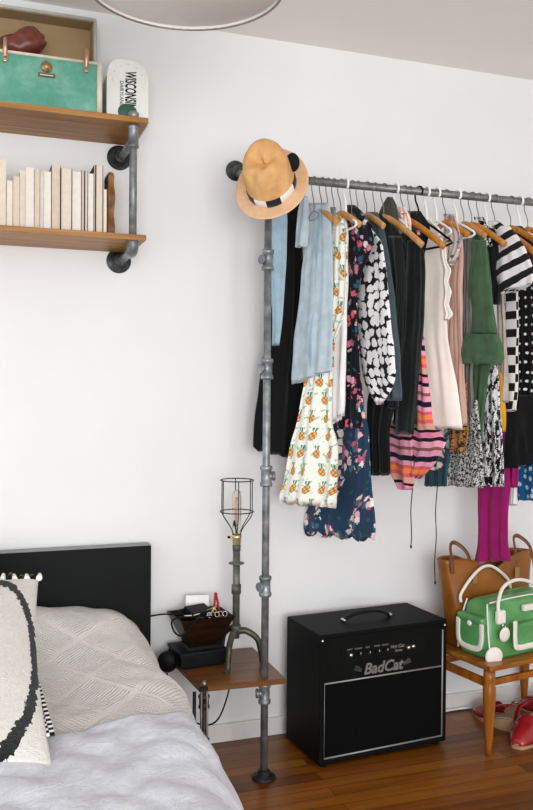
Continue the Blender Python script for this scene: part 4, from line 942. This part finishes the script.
for x in (.03, BW-.03):
    bm = B(); box(bm, BP(x, BD/2, .258), (.014, BD-.07, .03), RB, bev=.003); obj('side_rail', bm, m_bench, bench)

# ------------------------------------------------------------------ leather tote
m_leather = M('tan_leather', rough=.38, uv=False, coat=.15); m_leather.col(m_leather.ramp(m_leather.noise(7, 5), [(.3, '6e3f0e'), (.55, '8a5216'), (.8, 'a26622')])); m_leather.bump(m_leather.noise(80, 3), .2, .002); m_leather = m_leather.m
tote = thing('leather_tote', 'big tan leather tote standing behind the green bag', 'bag', BP(.22, .25, .331))
bm = B(); n = 26; rings = []; TH = .335; 
for i in range(n):
    t = i/(n-1); z = .332+TH*t; w0 = .17+.06*t; c = BP(.225, .255, z); d_ = .062-.022*t; ring = []
    for k in range(48):
        th = 2*PI*k/48; ca, sa = math.cos(th), math.sin(th); ex = .45
        X_ = w0*math.copysign(abs(ca)**ex, ca); Y_ = d_*math.copysign(abs(sa)**ex, sa)
        sag = -.06*t**3*math.exp(-(X_/.075)**2)
        q = c+xb*X_+yb*Y_+Vector((0, 0, sag))+Vector(noise.noise_vector(c*7+xb*X_*20))*.006*t
        ring.append(bm.verts.new(q))
    rings.append(ring)
for a, b_ in zip(rings, rings[1:]):
    for k in range(48): f_ = bm.faces.new((a[k], a[(k+1) % 48], b_[(k+1) % 48], b_[k])); f_.smooth = True
bm.faces.new(rings[0])
o = obj('bag_body', bm, m_leather, tote); md = o.modifiers.new('t', 'SOLIDIFY'); md.thickness = .003; md.offset = -1
for s in (-1, 1):
    for side in (-1,):
        bm = B(); cxx = .225+s*.165; zt_ = .332+TH
        P = [BP(cxx-.045, .255+side*.042, zt_-.05), BP(cxx-.042, .255+side*.03, zt_+.005), BP(cxx-.02, .255, zt_+.05), BP(cxx+.01, .255, zt_+.052), BP(cxx+.04, .255+side*.03, zt_+.01), BP(cxx+.055, .255+side*.043, zt_-.09)]
        tube(bm, smooth_path(P, 6), 0, 8, flat=(.002, .008, -yb)); obj('handle', bm, plain('dark_leather_strap', '6e3f16', .4), tote)
bm = B()
for s in (-1, 1): box(bm, BP(.225+s*.11, .255-.052, .332+TH-.075), (.022, .004, .04), RB, bev=.0015)
obj('buckle', bm, m_brass, tote)

# ------------------------------------------------------------------ green bag
m_gl = M('green_leather', rough=.35, uv=False, coat=.2); m_gl.col(m_gl.ramp(m_gl.noise(10, 4), [(.3, '488248'), (.6, '5e9d5c'), (.8, '80b87a')])); m_gl = m_gl.m
m_wl = plain('white_leather', 'e9e4da', .4, var=.05)
G0 = atZ(491, 661, .332); GY = math.radians(13); xg = Vector((math.cos(GY), math.sin(GY), 0)); yg = Vector((-xg.y, xg.x, 0)); GW, GD, GH = .36, .17, .205
RG = Matrix((xg, yg, Vector((0, 0, 1)))).transposed()
def GP(x, y, z): return G0+xg*x+yg*y+Vector((0, 0, z))
gb = thing('green_handbag', 'green leather bag with white trim, pockets and white handles on the bench', 'bag', GP(GW/2, GD/2, 0))
def gsurf(a, b_, face):
    pass
bm = B(); n = 22; rings = []
for i in range(n):
    t = i/(n-1); z = GH*t
    tap = 1-.0*t; inset = .0+.028*t**1.5
    if t > .85: inset += .03*((t-.85)/.15)**2
    ring = []
    for k in range(56):
        th = 2*PI*k/56; ca, sa = math.cos(th), math.sin(th); e = .32
        X_ = (GW/2-inset*.55)*math.copysign(abs(ca)**e, ca); Y_ = (GD/2-inset)*math.copysign(abs(sa)**e, sa)
        bul = .008*math.sin(PI*t)
        ring.append(bm.verts.new(GP(GW/2+X_*(1+bul*3), GD/2+Y_*(1+bul*6), z+.004*math.sin(X_*20)*t)))
    rings.append(ring)
for a, b_ in zip(rings, rings[1:]):
    for k in range(56): f_ = bm.faces.new((a[k], a[(k+1) % 56], b_[(k+1) % 56], b_[k])); f_.smooth = True
bm.faces.new(rings[0]); bm.faces.new(rings[-1]); obj('bag_body', bm, m_gl, gb)
def gbox(name, x0, x1, y0, y1, z0, z1, mat, bev=.004):
    bm = B(); box(bm, GP((x0+x1)/2, (y0+y1)/2, (z0+z1)/2), (x1-x0, y1-y0, z1-z0), RG, bev=bev); return obj(name, bm, mat, gb)
# side pocket on the left end and its white U trim
gbox('side_pocket', -.02, .012, .03, GD-.025, .03, .125, m_gl, .01)
def ribbon(name, pts, wd, th, nrm, mat, par=gb):
    bm = B(); tube(bm, smooth_path(pts, 6), 0, 10, flat=(th, wd, nrm)); return obj(name, bm, mat, par)
ribbon('pocket_trim', [GP(-.021, .028, .128), GP(-.021, .030, .06), GP(-.021, .05, .034), GP(-.021, .12, .034), GP(-.021, .142, .06), GP(-.021, .142, .128)], .011, .003, -xg, m_wl)
bm = B(); lathe(bm, [(0, .006), (.008, .005), (.011, 0)], GP(-.022, .085, .12), 16, toward(-xg)); obj('snap', bm, m_wl, gb)
gbox('side_flap', -.024, .014, .022, GD-.018, .118, .15, m_gl, .012)
gbox('front_pocket', .10, GW-.06, -.022, .012, .03, .12, m_gl, .01)
ribbon('pocket_trim', [GP(.098, -.0235, .135), GP(.100, -.0235, .06), GP(.115, -.0235, .036), GP(.2, -.0235, .034), GP(.285, -.0235, .036), GP(.302, -.0235, .06), GP(.302, -.0235, .135)], .011, .003, -yg, m_wl)
bm = B(); lathe(bm, [(0, .004), (.03, .004), (.034, .001), (.034, -.004)], GP(.012, -.004, .015), 26, toward(Vector(-yg)-xg*.3)); obj('corner_patch', bm, m_wl, gb)
gbox('label_patch', .17, .24, -.004, .012, .155, .178, m_wl, .003)
gbox('strap_tab', .03, .07, -.008, .015, .125, .175, m_wl, .008)
bm = B(); lathe(bm, [(0, .003), (.006, .0035), (.02, .003), (.026, .001), (.026, -.002), (0, -.002)], GP(.05, -.018, .092), 28, toward(-yg)); obj('round_tag', bm, m_wl, gb)
bm = B(); tube(bm, [GP(.05+.007*math.cos(a*PI/8), -.014, .122+.009*math.sin(a*PI/8)) for a in range(16)], .002, 7, True); obj('tag_ring', bm, m_chrome, gb)
for yy_, n_ in ((.012, 'piping'), (GD-.012, 'piping')):
    bm = B(); tube(bm, smooth_path([GP(.004, yy_-.008*(1 if yy_ < .1 else -1), .008), GP(.0, yy_, .07), GP(.006, yy_+.012*(1 if yy_ < .1 else -1), .14), GP(.016, yy_+.024*(1 if yy_ < .1 else -1), .195)], 6), .003, 8); obj(n_, bm, m_wl, gb)
bm = B(); tube(bm, smooth_path([GP(.02, .028, GH-.006), GP(.12, .03, GH-.002), GP(.24, .03, GH-.002), GP(GW-.02, .028, GH-.006)], 6), .003, 8); obj('piping', bm, m_wl, gb)
bm = B(); tube(bm, smooth_path([GP(.04, .002, .16), GP(.045, .01, .20), GP(.08, .022, .247), GP(.14, .028, .266), GP(.2, .028, .262), GP(.26, .02, .235), GP(.29, .002, .16)], 7), .0065, 12); obj('handle', bm, m_wl, gb)
bm = B(); tube(bm, smooth_path([GP(.0, GD-.02, .18), GP(.0, GD-.02, .21), GP(.04, GD-.03, .265), GP(.1, GD-.03, .30), GP(.16, GD-.03, .295), GP(.24, GD-.03, .24), GP(.27, GD-.02, .19)], 7), .006, 12); obj('handle', bm, m_wl, gb)

# ------------------------------------------------------------------ red shoes under the bench
m_red = M('red_patent', 'b0202a', .25, uv=False, coat=.4); m_red.col(m_red.ramp(m_red.noise(12, 3), [(.3, '7c1218'), (.7, 'a8242a')])); m_red = m_red.m
m_sole = plain('pale_sole', 'b08e70', .6); m_insole = plain('pale_insole', 'bba488', .8)
def shoe(label, c, yaw, scale=1):
    R = Matrix.Rotation(yaw, 3, 'Z'); c = Vector(c); L = .24*scale
    root = thing('red_clog', label, 'shoe', c, 'red clogs under the bench')
    W = lambda t: (.038+.012*math.sin(PI*min(1, t*1.1))-.006*math.exp(-((t-.42)/.15)**2))*scale
    def outline(off=0, n=40):
        P = []
        for k in range(n):
            th = 2*PI*k/n; t = .5-.5*math.cos(th); P.append((L*(t-.5)+off*(-math.cos(th)), (math.copysign(abs(math.sin(th))**.62, math.sin(th)))*(W(t)+off)))
        return P
    heel = lambda x: .034*max(0, min(1, (-x/L+.15)*2))+.012
    bm = B(); P = outline(.003)
    a = [bm.verts.new(c+R@Vector((x, y, 0))) for x, y in P]; b_ = [bm.verts.new(c+R@Vector((x, y, heel(x)))) for x, y in P]
    bm.faces.new(a); bm.faces.new(b_)
    for k in range(len(P)): bm.faces.new((a[k], a[(k+1) % len(P)], b_[(k+1) % len(P)], b_[k]))
    obj('sole', bm, m_sole, root)
    bm = B(); P = outline(-.004); a = [bm.verts.new(c+R@Vector((x, y, heel(x)+.004))) for x, y in P]; b_ = [bm.verts.new(c+R@Vector((x, y, heel(x)))) for x, y in P]; bm.faces.new(a); bm.faces.new(b_)
    for k in range(len(P)): bm.faces.new((a[k], a[(k+1) % len(P)], b_[(k+1) % len(P)], b_[k]))
    obj('insole', bm, m_insole, root)
    bm = B(); rg = []
    for i in range(15):
        t = .48+.52*i/14; x = L*(t-.5); hgt = (.062-.02*((t-.48)/.52))*scale*math.sqrt(max(.0, 1-((t-.6)/.405)**2)) if t > .6 else .062*scale; wd = max(.002, W(t)*math.sqrt(max(0.01, 1-max(0, (t-.72)/.285)**2))+.003)
        rg.append([bm.verts.new(c+R@Vector((x, wd*math.cos(PI*k/16), heel(x)+hgt*math.sin(PI*k/16)**.75))) for k in range(17)])
    for a, b_ in zip(rg, rg[1:]):
        for k in range(16): f_ = bm.faces.new((a[k], a[k+1], b_[k+1], b_[k])); f_.smooth = True
    o = obj('upper', bm, m_red, root); md = o.modifiers.new('t', 'SOLIDIFY'); md.thickness = .003
    bm = B(); x = -L*.40
    tube(bm, smooth_path([c+R@Vector((L*.0, W(.5)+.001, heel(0)+.02)), c+R@Vector((-L*.25, W(.25)+.004, heel(-.06)+.05)), c+R@Vector((-L*.5, 0, heel(-.1)+.062)), c+R@Vector((-L*.25, -W(.25)-.004, heel(-.06)+.05)), c+R@Vector((L*.0, -W(.5)-.001, heel(0)+.02))], 6), 0, 8, flat=(.0025, .009, Vector((0, 0, 1))))
    obj('heel_strap', bm, m_red, root)
    bm = B(); lathe(bm, [(0, .003), (.006, .002), (.007, 0)], c+R@Vector((L*.0, -W(.5)-.003, heel(0)+.022)), 12, toward(R@Vector((0, -1, 0)))); obj('buckle', bm, m_chrome, root)
s1 = atZ(524, 742, 0); shoe('red clog nearest the camera under the bench, toe turned to the front leg', s1+Vector((.04, .03, 0)), math.radians(215), 1.05)
s2 = atZ(500, 728, 0); shoe('red clog behind the front bench leg with its pale insole showing', s2+Vector((.02, .06, 0)), math.radians(100), .95)
s3 = atZ(530, 716, 0); shoe('red clog farthest back under the bench, half in shadow', s3+Vector((.08, .0, 0)), math.radians(120), 1)
